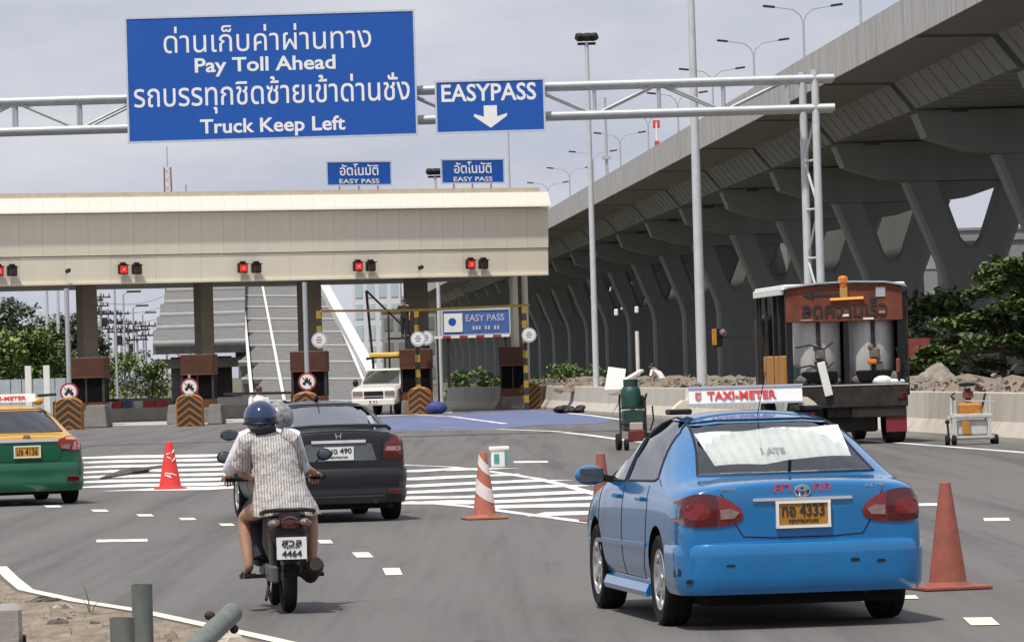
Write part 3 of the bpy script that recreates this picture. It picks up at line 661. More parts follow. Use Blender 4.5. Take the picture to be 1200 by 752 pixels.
WD = ['in front of the pale barrier by the billboard leg', 'beneath the blue billboard', 'beside the fifth booth', 'right of the striped end post', 'left of the floodlight pole', 'between the fifth booth and the floodlight pole', 'behind the tall grey pole', 'left of the work truck']
for k, (px, py, Y, h, W) in enumerate([(532, 447, 235, 1.5, 1.3), (560, 447, 236, 1.7, 1.5), (580, 446, 236, 1.2, 1.0), (634, 443, 225, 1.5, 1.0), (676, 441, 222, 1.6, 1.3), (655, 441, 224, 1.8, 1.2), (800, 436, 205, .9, 1.3), (866, 433, 190, .8, 1.2)]):
    g = P(px, py, Y); t = thing('weed_clump', 'green weeds growing under the expressway '+WD[k], 'weeds', (g.x, Y, .05)); foliage('leaves', blobset(10, W, .8, .2, h, .5, .35, 70+k), 260, .10, lf_mid if k < 6 else lf_light, t, 80+k, .8)
# ================================================================== rubble strip behind the barrier
soil = M('soil_rubble', (.20, .158, .118), .95, var=.35, scale=2.2, bump=.8, bscale=20, dirt=(.27, .235, .195), detail=8)
mb = MB(); nx, ny = 90, 7; vs = []; fs = []; q = random.Random(9)
for i in range(nx+1):
    Y = 66+(236-66)*i/nx
    for j in range(ny+1):
        z = .25+ (0.95*math.sin(math.pi*j/ny)**.7)*(.7+.5*q.random())*(1.0 if Y > 105 else .85); vs.append((bar_x(Y)+.45+j*.75, Y, z if 0 < j < ny else -.1))
for i in range(nx):
    for j in range(ny): a = i*(ny+1)+j; fs.append((a, a+1, a+ny+2, a+ny+1))
o = MB().add(vs, fs).build('rubble_bank', soil, None, True); o['kind'] = 'structure'
mb = MB(); stone = M('stone', (.23, .20, .17), .9, var=.3, scale=6, bump=.5)
for i in range(2600):
    Y = q.uniform(68, 230); x = bar_x(Y)+q.uniform(.7, 4.8); r = q.uniform(.025, .10)*q.uniform(.5, 1)
    if q.random() < .05: r *= 2.4
    mb.X = Matrix.Translation((x, Y, 1.0+q.uniform(-.2, .25))) @ Matrix.Rotation(q.uniform(0, 6), 4, Vector((q.random(), q.random(), 1)).normalized())
    mb.box((0, 0, 0), (r*2, r*q.uniform(1, 2.2), r*q.uniform(.8, 1.6)), taper=q.uniform(.5, .9))
mb.X = None; o = mb.build('loose_stones', stone); o['kind'] = 'stuff'
def heap(px, py, Y, w, h, label, mat):
    from mathutils import noise
    g = P(px, py, Y); g.z = min(g.z, .75); h = h+(P(px, py, Y).z-g.z); k = 34; m = 14; vs = []; fs = []
    for i in range(m):
        for j in range(k):
            a = 2*math.pi*j/k; f = i/(m-1); rr = w*1.25*(1-f)**.8; x, y = rr*math.cos(a), rr*math.sin(a)*.7
            nz_ = noise.fractal(Vector((x*2.2+px, y*2.2, f*2)), 1.0, 2.0, 5); vs.append((x*(1+.25*nz_), y*(1+.25*nz_), h*f**1.1*(1+.12*nz_)+.10*nz_))
    for i in range(m-1):
        for j in range(k): fs.append((i*k+j, i*k+(j+1) % k, (i+1)*k+(j+1) % k, (i+1)*k+j))
    fs.append(tuple(range((m-1)*k, m*k))); o = MB().add(vs, fs).build('debris_heap', mat, None, False, g); tag(o, label, 'rubble'); return o
heap(1098, 459, 118, .75, .72, 'grey brown rubble heap behind the barrier right of the work truck', stone)
heap(1150, 460, 114, .6, .4, 'low earth heap behind the white wheeled machine', soil)
heap(684, 456, 190, 1.0, .45, 'brown rubble heap left of the floodlight pole', soil)
heap(785, 455, 165, 1.6, .35, 'earth heap behind the barrier right of the white sheet', soil)
def plank(px0, py0, px1, py1, Y, w, mat, label, cat, nm):
    a, b = P(px0, py0, Y), P(px1, py1, Y+.6); o = MB().bar((0, 0, 0), b-a, w, w*.4).build(nm, mat, None, loc=a); tag(o, label, cat)
plank(732, 446, 752, 434, 172, .22, white_p, 'white plank leaning on the rubble beside the white sheet', 'plank', 'plank')
p = P(722, 456, 170); t = MB(); pl = [(-.42, 0), (.25, 0), (.38, .72), (-.25, .82)]; t.prism(pl, lambda u, a: Vector((u[0], a+u[1]*.25, u[1])), 0, .04); o = t.build('white_sheet', M('white_sheet', (.78, .77, .74), .6, var=.05), None, loc=p); tag(o, 'white sheet standing tilted on the rubble behind the green machine', 'sheet')
for (px, y0, y1, lb) in [(748, 388, 440, 'white thin marker post under the expressway'), ]:
    p = P(px, y1, 215); h = P(px, y0, 215).z-p.z; o = MB().tube([(0, 0, 0), (0, 0, h)], .09, 8).build('marker_post', white_p, None, loc=p); tag(o, lb, 'post')
for px, py, wh in ((722, 366, 'left'), (746, 363, 'right')):
    p = P(px, py, 240); o = MB().box((0, 0, 0), (.2, .18, .34), bev=.06).build('hanging_lamp', M('lamp_white', (.8, .8, .78), .4), None, loc=p); MB().tube([(0, 0, .2), (0, 0, 6)], .008, 4).build('cord', steel_dark, o); tag(o, 'small white work lamp hanging under the expressway, the %s of two' % wh, 'lamp')
# ================================================================== poles
def floodmast(px, ybot, ytop, Y, label, lamps=True, r=.14, topx=None):
    b = P(px, ybot, Y); z = P(topx or px, ytop, Y).z; t = thing('floodlight_mast', label, 'mast', (b.x, Y, 0))
    MB().tube([(0, 0, 0), (0, 0, z*.5), (0, 0, z)], [r, r*.85, r*.6], 12).build('pole', galv_w, t, True)
    MB().box((0, 0, .05), (.6, .6, .1)).build('base_plate', galv_w, t)
    if lamps:
        MB().bar((-.35, 0, z-.05), (.35, 0, z-.05), .1).build('crossarm', steel_dark, t)
        for dx, rz in ((-.25, .5), (.03, -.3), (.27, -.9)): 
            h = MB(); h.box((dx, -.1, z+.2), (.34, .26, .28), rz=rz, rx=.5, bev=.04); o = h.build('floodlight', steel_dark, t)
    return t
floodmast(699, 453, 50, 182, 'tall grey mast with three floodlights beside the rubble strip', True, .125, 687)
floodmast(823, 452, -40, 152, 'tallest grey tapered pole crossing the gantry, running out of the top', False, .17, 808)
floodmast(517, 458, 206, 232, 'white mast with dark floodlights behind the right part of the canopy', True, .11, 509)
floodmast(604, 470, 150, 234, 'thin grey pole rising behind the right blue roof sign', False, .10, 596)
for px, wh in ((57, 'left'), (70, 'right')):
    g = P(px, 440, 340); t = MB().tube([(0, 0, 0), (0, 0, 10.5)], [.14, .11], 8).build('utility_pole', galv_w, None, loc=(g.x, 340, 0)); tag(t, 'plain pale grey pole left of the leftmost booth, the %s of a pair' % wh, 'pole')
q = random.Random(5)
PL = ['nearest the leftmost booth', 'tallest of the far cluster', 'short one in the far cluster', 'thick one in the far cluster', 'leaning slightly in the far cluster', 'with the lowest arms in the far cluster', 'near the second booth', 'closest to the stepped ramp', 'behind the pale shrub']
for k, (px, Y, h, r) in enumerate([(109, 300, 8.0, .17), (120, 420, 9.5, .15), (128, 450, 8.5, .14), (136, 390, 7.6, .2), (143, 480, 8.8, .15), (151, 430, 7.2, .16), (163, 370, 6.0, .12), (172, 380, 6.4, .11), (157, 500, 8, .15)]):
    g = P(px, 445, Y); t = thing('utility_pole', 'grey utility pole with crossarms, '+PL[k], 'pole', (g.x, Y, 0)); MB().tube([(0, 0, 0), (q.uniform(-.1, .1), 0, h)], [r, r*.7], 7).build('pole', galv, t, True)
    for j in range(3 if k < 6 else 2):
        z = h-.4-j*.75; mb = MB().box((0, -.1, z), (1.9-j*.3, .12, .12)); [mb.box((sx*(.8-j*.15), -.1, z+.17), (.1, .1, .24)) for sx in (-1, -.4, .4, 1)]; mb.build('crossarm', steel_dark, t)
    if k in (1, 3, 5): MB().box((.35, -.2, h-2.6), (.5, .4, .8), bev=.05).build('transformer', steel_dark, t)
for k, (x0, y0, Y) in enumerate([(147, 335, 300), (156, 341.5, 330), (166, 358, 380), (176, 366, 430)]):
    p = P(x0, y0, Y); t = thing('street_lamp', 'far single arm street lamp, number %s from the leftmost booth' % ['one', 'two', 'three', 'four'][k], 'street lamp', (p.x-.7, Y, 0), 0, None); t['label'] = 'distant street lamp with one short arm, %s among the far utility poles' % ['highest', 'second highest', 'third highest', 'lowest'][k]
    MB().tube([(0, 0, 0), (0, 0, p.z-.2), (.3, 0, p.z)], [.09, .06, .05], 6).build('pole', galv, t, True); MB().box((.75, 0, p.z), (1.0, .25, .14), bev=.04).build('lamp_head', steel_dark, t)
for k, z0 in enumerate([(335, 350), (343, 362), (352, 375), (362, 384)]):
    a, b = P(95, z0[0]+16, 320), P(205, z0[1]-10, 560); n = 10; pts = [(b-a)*i/n+Vector((0, 0, -.9*math.sin(math.pi*i/n))) for i in range(n+1)]
    o = MB().tube(pts, .022, 4).build('overhead_wire', steel_dark, None, loc=a); tag(o, 'thin sagging overhead wire between far utility poles, %s' % ['topmost', 'second from top', 'third from top', 'lowest'][k], 'wire', 'overhead wires on the left')
# ================================================================== ramp beyond the plaza
rampc = M('ramp_concrete', (.14, .137, .131), .85, var=.2, scale=1.5, dirt=(.10, .097, .092), stretch=(1, .4, 2.5), detail=7)
rampw = M('ramp_kerb', (.60, .595, .58), .7, var=.08)
def rp(px, py, Y): return P(px, py, Y)
o_ = P(395, 468, 285); ramp = thing('road_ramp', 'grey concrete road ramp with pale joint lines climbing away behind the toll booths', 'ramp', o_)
rows = [(470, 285), (444, 310), (424, 332), (405, 352), (389, 372), (374, 392), (360, 412), (347, 432), (335, 452), (324, 472), (312, 492)]
def lx(y): return 333-(470-y)*.19
def rx(y): return 458-(470-y)*.545
for (y0, Y0), (y1, Y1) in zip(rows, rows[1:]):
    L0, R0, L1, R1 = P(lx(y0)-45, y0, Y0), P(rx(y0), y0, Y0), P(lx(y1)-20, y1+.6, Y1), P(rx(y1), y1+.6, Y1)
    dz = Vector((0, 0, -1.2)); dy = Vector((0, 0, 0)); q4 = [L0, R0, R1, L1]
    mb = MB(); mb.add([p-o_ for p in q4]+[p+dz-o_ for p in q4], [(0, 1, 2, 3), (7, 6, 5, 4), (0, 4, 5, 1), (1, 5, 6, 2), (2, 6, 7, 3), (3, 7, 4, 0)]); mb.build('ramp_slab', rampc, ramp)
    a, b = P(lx(y0)-45, y0-.9, Y0-.3)-o_, P(rx(y0), y0-.9, Y0-.3)-o_; MB().bar(a, b, .26, .12).build('joint_strip', rampw, ramp)
def strip(tb, w, h, mat, nm, par=ramp):
    mb = MB(); pts = [P(x, y, Y)-o_ for x, y, Y in tb]
    for a, b in zip(pts, pts[1:]): mb.bar(a, b, w, h)
    mb.build(nm, mat, par)
strip([(lx(y)+.0+ (470-y)*.0, y-1.5, Y-.5) for y, Y in rows], .2, .06, rampw, 'edge_line')
strip([(428-(470-y)*.43+8, y-1.5, Y-.5) for y, Y in rows], .2, .06, rampw, 'edge_line')
strip([(rx(y)-8, y-4, Y-.8) for y, Y in rows], .8, .8, rampw, 'parapet')
strip([(lx(y)-38+(470-y)*.1, y-5, Y-.8) for y, Y in rows], .2, .5, rampw, 'parapet')
MB().box((0, 30, -1.0), (7, 60, 2.0)).build('ramp_abutment', rampc, ramp)
# unfinished elevated deck left of it
o_ = P(238, 400, 345); deck = thing('elevated_deck', 'grey elevated road deck with stepped left edge on piers behind the second booth', 'elevated road', o_)
rows2 = [(402, 345, 179), (384, 365, 183), (369, 385, 187), (354, 405, 192), (340, 425, 195), (326, 445, 198), (312, 465, 201)]
for k, ((y0, Y0, x0), (y1, Y1, x1)) in enumerate(zip(rows2, rows2[1:])):
    q4 = [P(x0, y0+1.5, Y0), P(287, y0-1.5, Y0), P(287, y1-1, Y1), P(x0+1, y1+2, Y1)]; dz = Vector((0, 0, -.9 if k else -.75))
    mb = MB(); mb.add([p-o_ for p in q4]+[p+dz-o_ for p in q4], [(0, 1, 2, 3), (7, 6, 5, 4), (0, 4, 5, 1), (1, 5, 6, 2), (2, 6, 7, 3), (3, 7, 4, 0)]); mb.build('deck_slab', rampc, deck)
    a, b = P(x0, y0-1.5, Y0-.3)-o_, P(287, y0-4.5, Y0-.3)-o_; MB().bar(a, b, .26, .12).build('joint_strip', rampw, deck)
for px, Y, w_ in ((222, 350, 2.6), (262, 352, 1.2), (305, 356, 1.1)):
    g = P(px, 440, Y); MB().box((g.x-o_.x, Y-o_.y, (3.3-.1)/2-o_.z), (w_, 1.4, 3.4)).build('pier', rampc, deck)
MB().box((P(236, 400, 347).x-o_.x, 4, -1.55), (7.2, 3, .7)).build('crossbeam', concrete, deck)
# ================================================================== far buildings
def building(name, label, c, W, D, H, mat, floors, bays, wm, fb=.5, band=False):
    t = thing(name, label, 'building', c); MB().box((0, 0, H/2), (W, D, H)).build('wall', mat, t)
    MB().box((0, 0, H+.12), (W+.3, D+.3, .24)).build('roof', mat, t)
    fh = H/floors
    me = None
    if band:
        for f in range(floors): MB().box((0, -D/2-.03, fh*(f+.5)), (W*.98, .1, fh*fb)).build('window_band', wm, t)
    else:
        bw = W/bays; me = MB().box((0, 0, 0), (bw*.62, .12, fh*fb)).mesh('window', wm)
        for f in range(floors):
            for b_ in range(bays): link('window', me, t, (-W/2+bw*(b_+.5), -D/2-.02, fh*(f+.5)))
    return t
pale = M('pale_wall', (.62, .63, .64), .7, var=.05); greyw = M('grey_wall', (.28, .27, .26), .8); winb = M('pale_blue_window', (.42, .50, .56), .4); wind = M('dim_window', (.16, .17, .18), .3)
p = P(445, 440, 640); building('office_building', 'pale glazed office block seen past the ramp above the pickup', (p.x, 640, 0), 6.4, 8, 14.2, pale, 5, 4, winb, .7)
p = P(482, 440, 610); building('low_building', 'low grey building right of the pale office block', (p.x, 610, 0), 7, 10, 9.4, greyw, 3, 4, wind)
p = P(1050, 430, 420); building('banded_building', 'grey building with white bands seen between the expressway piers', (p.x+4, 420, 0), 30, 16, 12.6, M('band_wall', (.22, .22, .22), .7), 3, 9, greyw, .55, True)
p = P(1185, 430, 330); building('far_block', 'cream building glimpsed between the rightmost pier and the spreading tree', (p.x, 330, 0), 9, 10, 9.6, MATS['band_wall'], 3, 4, wind)
# shaded retaining wall under the expressway
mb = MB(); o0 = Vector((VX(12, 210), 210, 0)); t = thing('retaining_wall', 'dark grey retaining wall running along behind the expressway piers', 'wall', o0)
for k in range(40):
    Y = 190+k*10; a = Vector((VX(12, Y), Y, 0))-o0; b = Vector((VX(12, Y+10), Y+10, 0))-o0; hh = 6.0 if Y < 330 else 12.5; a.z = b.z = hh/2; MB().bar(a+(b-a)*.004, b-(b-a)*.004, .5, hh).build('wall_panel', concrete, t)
p = P(1076, 408, 165); o = MB().box((0, 0, 0), (.8, .12, .7)).build('red_panel', M('red_panel', (.22, .04, .04), .6), None, loc=p); tag(o, 'dull red panel standing beside the work truck under the expressway', 'panel'); MB().box((-.5, .05, -.8), (.08, .08, 2)).build('leg', steel_dark, o)
# lattice antenna mast far behind the canopy
p = P(203, 440, 900); t = thing('antenna_mast', 'distant red and white lattice antenna mast above the canopy', 'mast', (p.x, 900, 0)); zt_ = P(203, 196, 900).z
for sx in (-1, 1):
    for sy in (-1, 1): MB().bar((sx*1.2, sy*1.2, 0), (sx*.6, sy*.6, zt_), .22).build('mast_leg', M('mast_red', (.30, .14, .12), .7), t)
mb = MB()
for i in range(26):
    z0, z1 = zt_*i/26, zt_*(i+1)/26; k = 1.2-.6*i/26
    for s in (-1, 1): mb.bar((-k*s, -k, z0), (k*s, -k, z1), .12); mb.bar((-k, k*s, z0), (-k, -k*s, z1), .12)
mb.build('lattice', galv, t); MB().tube([(0, 0, zt_), (0, 0, zt_+4)], .12, 5).build('aerial', galv, t)
p = P(224, 440, 880); t = MB().tube([(0, 0, 0), (0, 0, P(224, 216, 880).z)], [.3, .15], 6).build('antenna_pole', galv, None, loc=(p.x, 880, 0)); tag(t, 'distant short antenna tip just above the canopy edge', 'antenna')
# fence, posts and stored barriers on the left beyond the plaza
t = thing('site_fence', 'pale grey sheet fence behind the green taxi', 'fence', P(30, 462, 240)); o_ = P(30, 462, 240)
for k, px in enumerate(range(-20, 110, 13)):
    a = P(px, 455, 240); MB().box((a.x-o_.x, 0, 1.0-o_.z), (.52, .06, 1.9)).build('fence_panel', M('fence_sheet', (.38, .42, .45), .6), t)
for px, wh in ((34, 'left'), (55.5, 'right')): p = P(px, 470, 236); o = MB().box((0, 0, 1.3), (.3, .3, 2.6)).build('white_post', white_p, None, loc=(p.x, 236, 0)); tag(o, 'white square post behind the green taxi roof, the %s one' % wh, 'post')
cols = [red_print, sign_blue2, white_p]
for k, (px, w_, m_, lb) in enumerate([(129, .5, 2, 'white'), (138, .45, 0, 'red'), (150, .5, 1, 'dark blue'), (162, .5, 2, 'white'), (174, .45, 0, 'red'), (189, .45, 0, 'red'), (265, .6, 2, 'white'), (282, .5, 2, 'white')]):
    p = P(px, 480, 205); t = thing('water_barrier', lb+' plastic road barrier beyond the booths, '+['first right of the leftmost booth', 'next to the white one by the leftmost booth', 'the only blue one', 'in the middle of the row', 'right of the middle white one', 'last before the second booth', 'right of the second booth', 'nearest the scooter rider'][k], 'road barrier', (p.x, 205, 0)); MB().box((0, 0, .45), (w_*1.6, .4, .9), bev=.06, taper=.8).build('barrier_body', cols[m_], t)
for k, (x0, x1, y, lb) in enumerate([(122, 205, 484, 'between the first and second booths'), (255, 345, 480, 'between the second and third booths')]):
    a, b = P(x0, y, 203), P(x1, y, 203); t = thing('concrete_kerb_wall', 'low pale concrete wall beyond the plaza '+lb, 'low wall', ((a.x+b.x)/2, 203, 0)); MB().box((0, 0, .28), (b.x-a.x, .35, .56), bev=.03).build('wall_block', concrete_b, t)
p = P(512, 472, 196); o = MB().ball((0, 0, .25), (.45, .3, .28), 10, 6).build('blue_sack', M('sack_blue', (.04, .05, .22), .7, var=.3, bump=.5), None, True, (p.x, 195, 0)); tag(o, 'dark blue sack lying at the foot of the fourth cushion', 'sack')
p = P(678, 478, 180); mb = MB()
for i in range(14): mb.ball((q.uniform(-.45, .45), q.uniform(-.2, .2), q.uniform(.08, .25)), (.22, .18, .12), 6, 4)
o = mb.build('black_bags', black, None, False, (p.x-.3, 182, 0)); tag(o, 'dark heap of plastic sheeting at the foot of the barrier', 'plastic heap'); o['kind'] = 'stuff'
# ================================================================== cars
clear_g = glass('car_glass_clear', (.62, .66, .66), .03)
tint_g = glass('car_glass_tinted', (.10, .12, .13), .30, .12)
mid_g = glass('car_glass_mid', (.70, .73, .73), .04)
lens_red = M('lamp_lens_red', (.075, .0025, .003), .10, var=.25, scale=14, coat=.6); lens_red2 = M('lamp_lens_bright_red', (.17, .004, .005), .10, var=.2, scale=14, coat=.6)
lens_clear = M('lamp_lens_clear', (.22, .15, .14), .15, var=.3, scale=30, coat=.6); lens_pink = M('lamp_lens_pink', (.36, .17, .17), .15, var=.3, scale=25, coat=.6)
plate_w = M('plate_white', (.72, .72, .71), .5, var=.04); plate_y = M('plate_yellow', (.36, .165, .015), .5, var=.1, scale=30); plate_y2 = M('plate_orange', (.62, .30, .05), .5, var=.1, scale=30)
def solid(pts, name='tmp'):
    mb = MB(); mb.loft(pts); return mb
def tmp_obj(me):
    o = bpy.data.objects.new('tmp', me); C.objects.link(o); return o
def evald(o):
    dg = bpy.context.evaluated_depsgraph_get(); dg.update(); return bpy.data.meshes.new_from_object(o.evaluated_get(dg))
AX = {'rear': (lambda a, b: Vector((a, -4, b)), Vector((0, 1, 0))), 'front': (lambda a, b: Vector((a, 8, b)), Vector((0, -1, 0))), 'left': (lambda a, b: Vector((-3, a, b)), Vector((1, 0, 0))), 'right': (lambda a, b: Vector((3, a, b)), Vector((-1, 0, 0))), 'top': (lambda a, b: Vector((a, b, 4)), Vector((0, 0, -1)))}
def cast(bvh, ax, a, b):
    of, d = AX[ax]; o = of(a, b); h = bvh.ray_cast(o, d, 12)
    if h[0] is None:
        n = bvh.find_nearest(o+d*3.2); return n[0], n[1]
    return h[0], h[1]
def patch(bvh, poly, ax, off=.004, step=.06, rim=.012, bulge=0):
    b = bmesh.new(); vs = [b.verts.new((p[0], p[1], 0)) for p in poly]; b.faces.new(vs)
    for i in (0, 1):
        lo, hi = min(p[i] for p in poly), max(p[i] for p in poly); k = max(1, int((hi-lo)/step))
        for j in range(1, k):
            n = Vector((0, 0, 0)); n[i] = 1; c = Vector((0, 0, 0)); c[i] = lo+(hi-lo)*j/k
            bmesh.ops.bisect_plane(b, geom=b.verts[:]+b.edges[:]+b.faces[:], plane_co=c, plane_no=n)
    pts = {}; d = AX[ax][1]
    bound = set(v for e in b.edges if e.is_boundary for v in e.verts)
    be = [(e.verts[0], e.verts[1]) for e in b.edges if e.is_boundary]
    inner = {}
    for v in b.verts[:]:
        p, n = cast(bvh, ax, v.co.x, v.co.y)
        if n.dot(d) > 0: n = -n
        pts[v] = (p+n*(off+(bulge if v not in bound else 0)), p-n*rim)
    for v in bound: inner[v] = b.verts.new(pts[v][1])
    for v, q in pts.items(): v.co = q[0]
    for a, c in be: b.faces.new((a, c, inner[c], inner[a]))
    bmesh.ops.recalc_face_normals(b, faces=b.faces)
    me = bpy.data.meshes.new('patch'); b.to_mesh(me); b.free(); me.update()
    # outward orientation
    s = sum(p.normal.dot(d)*p.area for p in me.polygons)
    if s > 0: me.flip_normals()
    for p in me.polygons: p.use_smooth = True
    me.set_sharp_from_angle(angle=R(40)); return me
def seam(bvh, lines, r=.005, off=.0):
    mb = MB()
    for ax, pl in lines:
        pts = []
        for (a, b), (c, d) in zip(pl, pl[1:]):
            k = max(1, int(math.hypot(c-a, d-b)/.04))
            for i in range(k): pts.append((a+(c-a)*i/k, b+(d-b)*i/k))
        pts.append(pl[-1]); q = []
        for a, b in pts:
            p, n = cast(bvh, ax, a, b)
            if n.dot(AX[ax][1]) > 0: n = -n
            q.append(p+n*off)
        mb.tube(q, r, 5)
    return mb
def mirror(poly): return [(-x, z) for x, z in reversed(poly)]
def smooth_poly(pts, n=3):
    for _ in range(n):
        o = []
        for i in range(len(pts)):
            a, b = pts[i], pts[(i+1) % len(pts)]
            o += [(a[0]*.75+b[0]*.25, a[1]*.75+b[1]*.25), (a[0]*.25+b[0]*.75, a[1]*.25+b[1]*.75)]
        pts = o
    return pts
def bumper(W, yr, prof, yend, bow=.105, rad=.25):
    pl = []; 
    for i in range(0, 11): x = (W-rad)*i/10; pl.append((x, yr+bow*(x/W)**2*.6))
    y0 = pl[-1][1]
    for i in range(1, 8): a = math.pi/2*i/7; pl.append((W-rad+rad*math.sin(a), y0+rad*.95*(1-math.cos(a))+.02*i/7))
    ye = pl[-1][1]
    for i in range(1, 5): pl.append((W+.004*i/4, ye+(yend-ye)*i/4))
    pl = [(-x, y) for x, y in reversed(pl[1:])]+pl
    secs = []
    for i, (x, y) in enumerate(pl):
        a, b = pl[max(0, i-1)], pl[min(len(pl)-1, i+1)]; t = Vector((b[0]-a[0], b[1]-a[1])).normalized(); n = Vector((t.y, -t.x))
        secs.append([Vector((x+n.x*o, y+n.y*o, z)) for z, o in prof])
    return secs
def wheel(par, x, y, r, wd, side, rim_m, spokes=6, hub=True):
    t = MB(); mt = Matrix.Translation((x, y, r)) @ Matrix.Rotation(R(90), 4, 'Y')
    w2 = wd/2; ri = r*.66
    t.lathe([(ri, -w2*.85), (r*.9, -w2), (r*.975, -w2*.85), (r, -w2*.5), (r, -w2*.12), (r*.985, -w2*.1), (r*.985, w2*.1), (r, w2*.12), (r, w2*.5), (r*.975, w2*.85), (r*.9, w2), (ri, w2*.85)], 32, mt, cap=False)
    o = t.build('wheel', rubber, par, True)
    s = side; m = MB(); mt2 = Matrix.Translation((x, y, r)) @ Matrix.Rotation(R(90)*s, 4, 'Y')
    m.lathe([(ri*1.03, w2*.80), (ri*1.0, w2*.9), (ri*.92, w2*.85), (ri*.88, w2*.3)], 28, mt2, cap=False)
    m.X = mt2
    for k in range(spokes):
        a = 2*math.pi*k/spokes; c, sn = math.cos(a), math.sin(a); pr = Vector((-sn, c, 0)); rd = Vector((c, sn, 0))
        z1, z2 = w2*.72, w2*.85; vs = []
        for rr, ww, zz in ((ri*.18, ri*.16, z1), (ri*.9, ri*.11, z2)):
            for q in (-1, 1): vs += [rd*rr+pr*ww*q+Vector((0, 0, zz-.03)), rd*rr+pr*ww*q+Vector((0, 0, zz))]
        m.add(vs, [(0, 2, 3, 1), (4, 5, 7, 6), (1, 3, 7, 5), (0, 4, 6, 2), (0, 1, 5, 4), (2, 6, 7, 3)])
    m.lathe([(ri*.24, w2*.5), (ri*.24, w2*.78), (ri*.12, w2*.84), (.005, w2*.84)], 14, None)
    m.X = None; m.build('rim', rim_m, o, True)
    d = MB(); d.lathe([(ri*.9, w2*.2), (.01, w2*.2)], 20, mt2, cap=False); d.build('brake_well', dark, o)
    return o
def sedan(name, label, cat, pos, head, S):
    t = thing(name, label, cat, pos, head)
    paint = S['paint']
    st = S['stations']
    secs = []
    for (y, W, zb, ZB, WT, ZT) in st:
        cab = ZT-ZB
        drop = min(.055, cab*.35); i_ = (WT, ZT-drop); g_ = (W*.955, ZB)
        h_ = (g_[0]+(i_[0]-g_[0])*.5+min(.03, cab*.08), (g_[1]+i_[1])/2+min(.01, cab*.03))
        half = [(0, ZT), (WT*.55, ZT-drop*.25), i_, h_, g_, (W*.985, ZB-.10), (W, .60), (W*.992, .42), (W*.955, zb+.09), (W*.84, zb), (0, zb)]
        ring = half+[(-x, z) for x, z in reversed(half[1:-1])]
        secs.append([Vector((x, y, z)) for x, z in ring])
    mb = MB(); mb.loft(secs); me = mb.mesh('base', [paint, dark])
    o = tmp_obj(me); md = o.modifiers.new('s', 'SUBSURF'); md.levels = md.render_levels = 2
    base = evald(o); bpy.data.objects.remove(o)
    bvh = BVHTree.FromPolygons([v.co.copy() for v in base.vertices], [tuple(p.vertices) for p in base.polygons])
    t['_'] = 0; del t['_']
    o = tmp_obj(base); cuts = []
    def cutter(m_):
        m_.mi = 1; cme = m_.mesh('cut', [paint, dark]); cme.polygons.foreach_set('material_index', [1]*len(cme.polygons)); q = tmp_obj(cme); q.hide_render = True; cuts.append(q)
        md = o.modifiers.new('b', 'BOOLEAN'); md.operation = 'DIFFERENCE'; md.solver = 'EXACT'; md.object = q; md.material_mode = 'INDEX'
    ra = S['wr']+.05
    for sx in (-1, 1):
        for y in (0, S['wb']):
            m_ = MB(); m_.lathe([(ra, -.24), (ra, .24)], 28, Matrix.Translation((sx*.80, y, S['wr']+.01)) @ Matrix.Rotation(R(90), 4, 'Y')); cutter(m_)
    for k, poly in enumerate(S['side_windows']):
        m_ = MB(); m_.prism(poly, lambda p, a: Vector((a, p[0], p[1])), -1.3, 1.3); cutter(m_)
    m_ = MB(); m_.prism(S['rear_window'], lambda p, a: Vector((p[0], a, p[1])), -1.3, S.get('cab_front', 1.0)); cutter(m_)
    m_ = MB(); m_.prism(S['windscreen'], lambda p, a: Vector((p[0], a, p[1])), .8, 3.2); cutter(m_)
    # cabin hollow joining the openings
    cz = S['rear_window'][0][1]+.005
    m_ = MB(); m_.loft([[Vector((x, y, z)) for x, z in ((-.60, cz-.12), (.60, cz-.12), (.50, S['roof']-.10), (-.50, S['roof']-.10))] for y in (.35, 1.65)]); cutter(m_)
    body_me = evald(o)
    bpy.data.objects.remove(o); [bpy.data.objects.remove(q) for q in cuts]
    b = bmesh.new(); b.from_mesh(body_me)
    if len(b.faces) < 800: b.free(); b = bmesh.new(); b.from_mesh(base)
    def bis(co, no, sel=None):
        fs = [f for f in b.faces if (sel is None or sel(f.calc_center_median()))]
        es = {e for f in fs for e in f.edges}; vs = {v for f in fs for v in f.verts}
        bmesh.ops.bisect_plane(b, geom=list(vs)+list(es)+fs, plane_co=co, plane_no=no)
    if 'split_z' in S: bis((0, 0, S['split_z']), (0, 0, 1))
    groups = []
    for (nm, lo, hi) in S['panels']:       # (name, (x,y,z) low, (x,y,z) high): a panel of the bodywork
        for i in range(3):
            for L_, sg in ((lo, 1), (hi, 1)):
                if abs(L_[i]) < 5:
                    n_ = [0, 0, 0]; n_[i] = 1; c_ = [0, 0, 0]; c_[i] = L_[i]
                    bis(c_, n_, lambda c, lo=lo, hi=hi: all(lo[q]-.25 <= c[q] <= hi[q]+.25 for q in range(3)))
    b.faces.ensure_lookup_table()
    used = {}
    for f in b.faces:
        c = f.calc_center_median(); used[f.index] = 'body'
        if f.material_index == 1: continue
        for (nm, lo, hi) in S['panels']:
            if all(lo[q] <= c[q] <= hi[q] for q in range(3)): used[f.index] = nm+('@%g' % lo[1])+('L' if c.x < 0 and 'door' in nm else 'R'); break
    mats = [paint, dark, S.get('paint2', paint)]
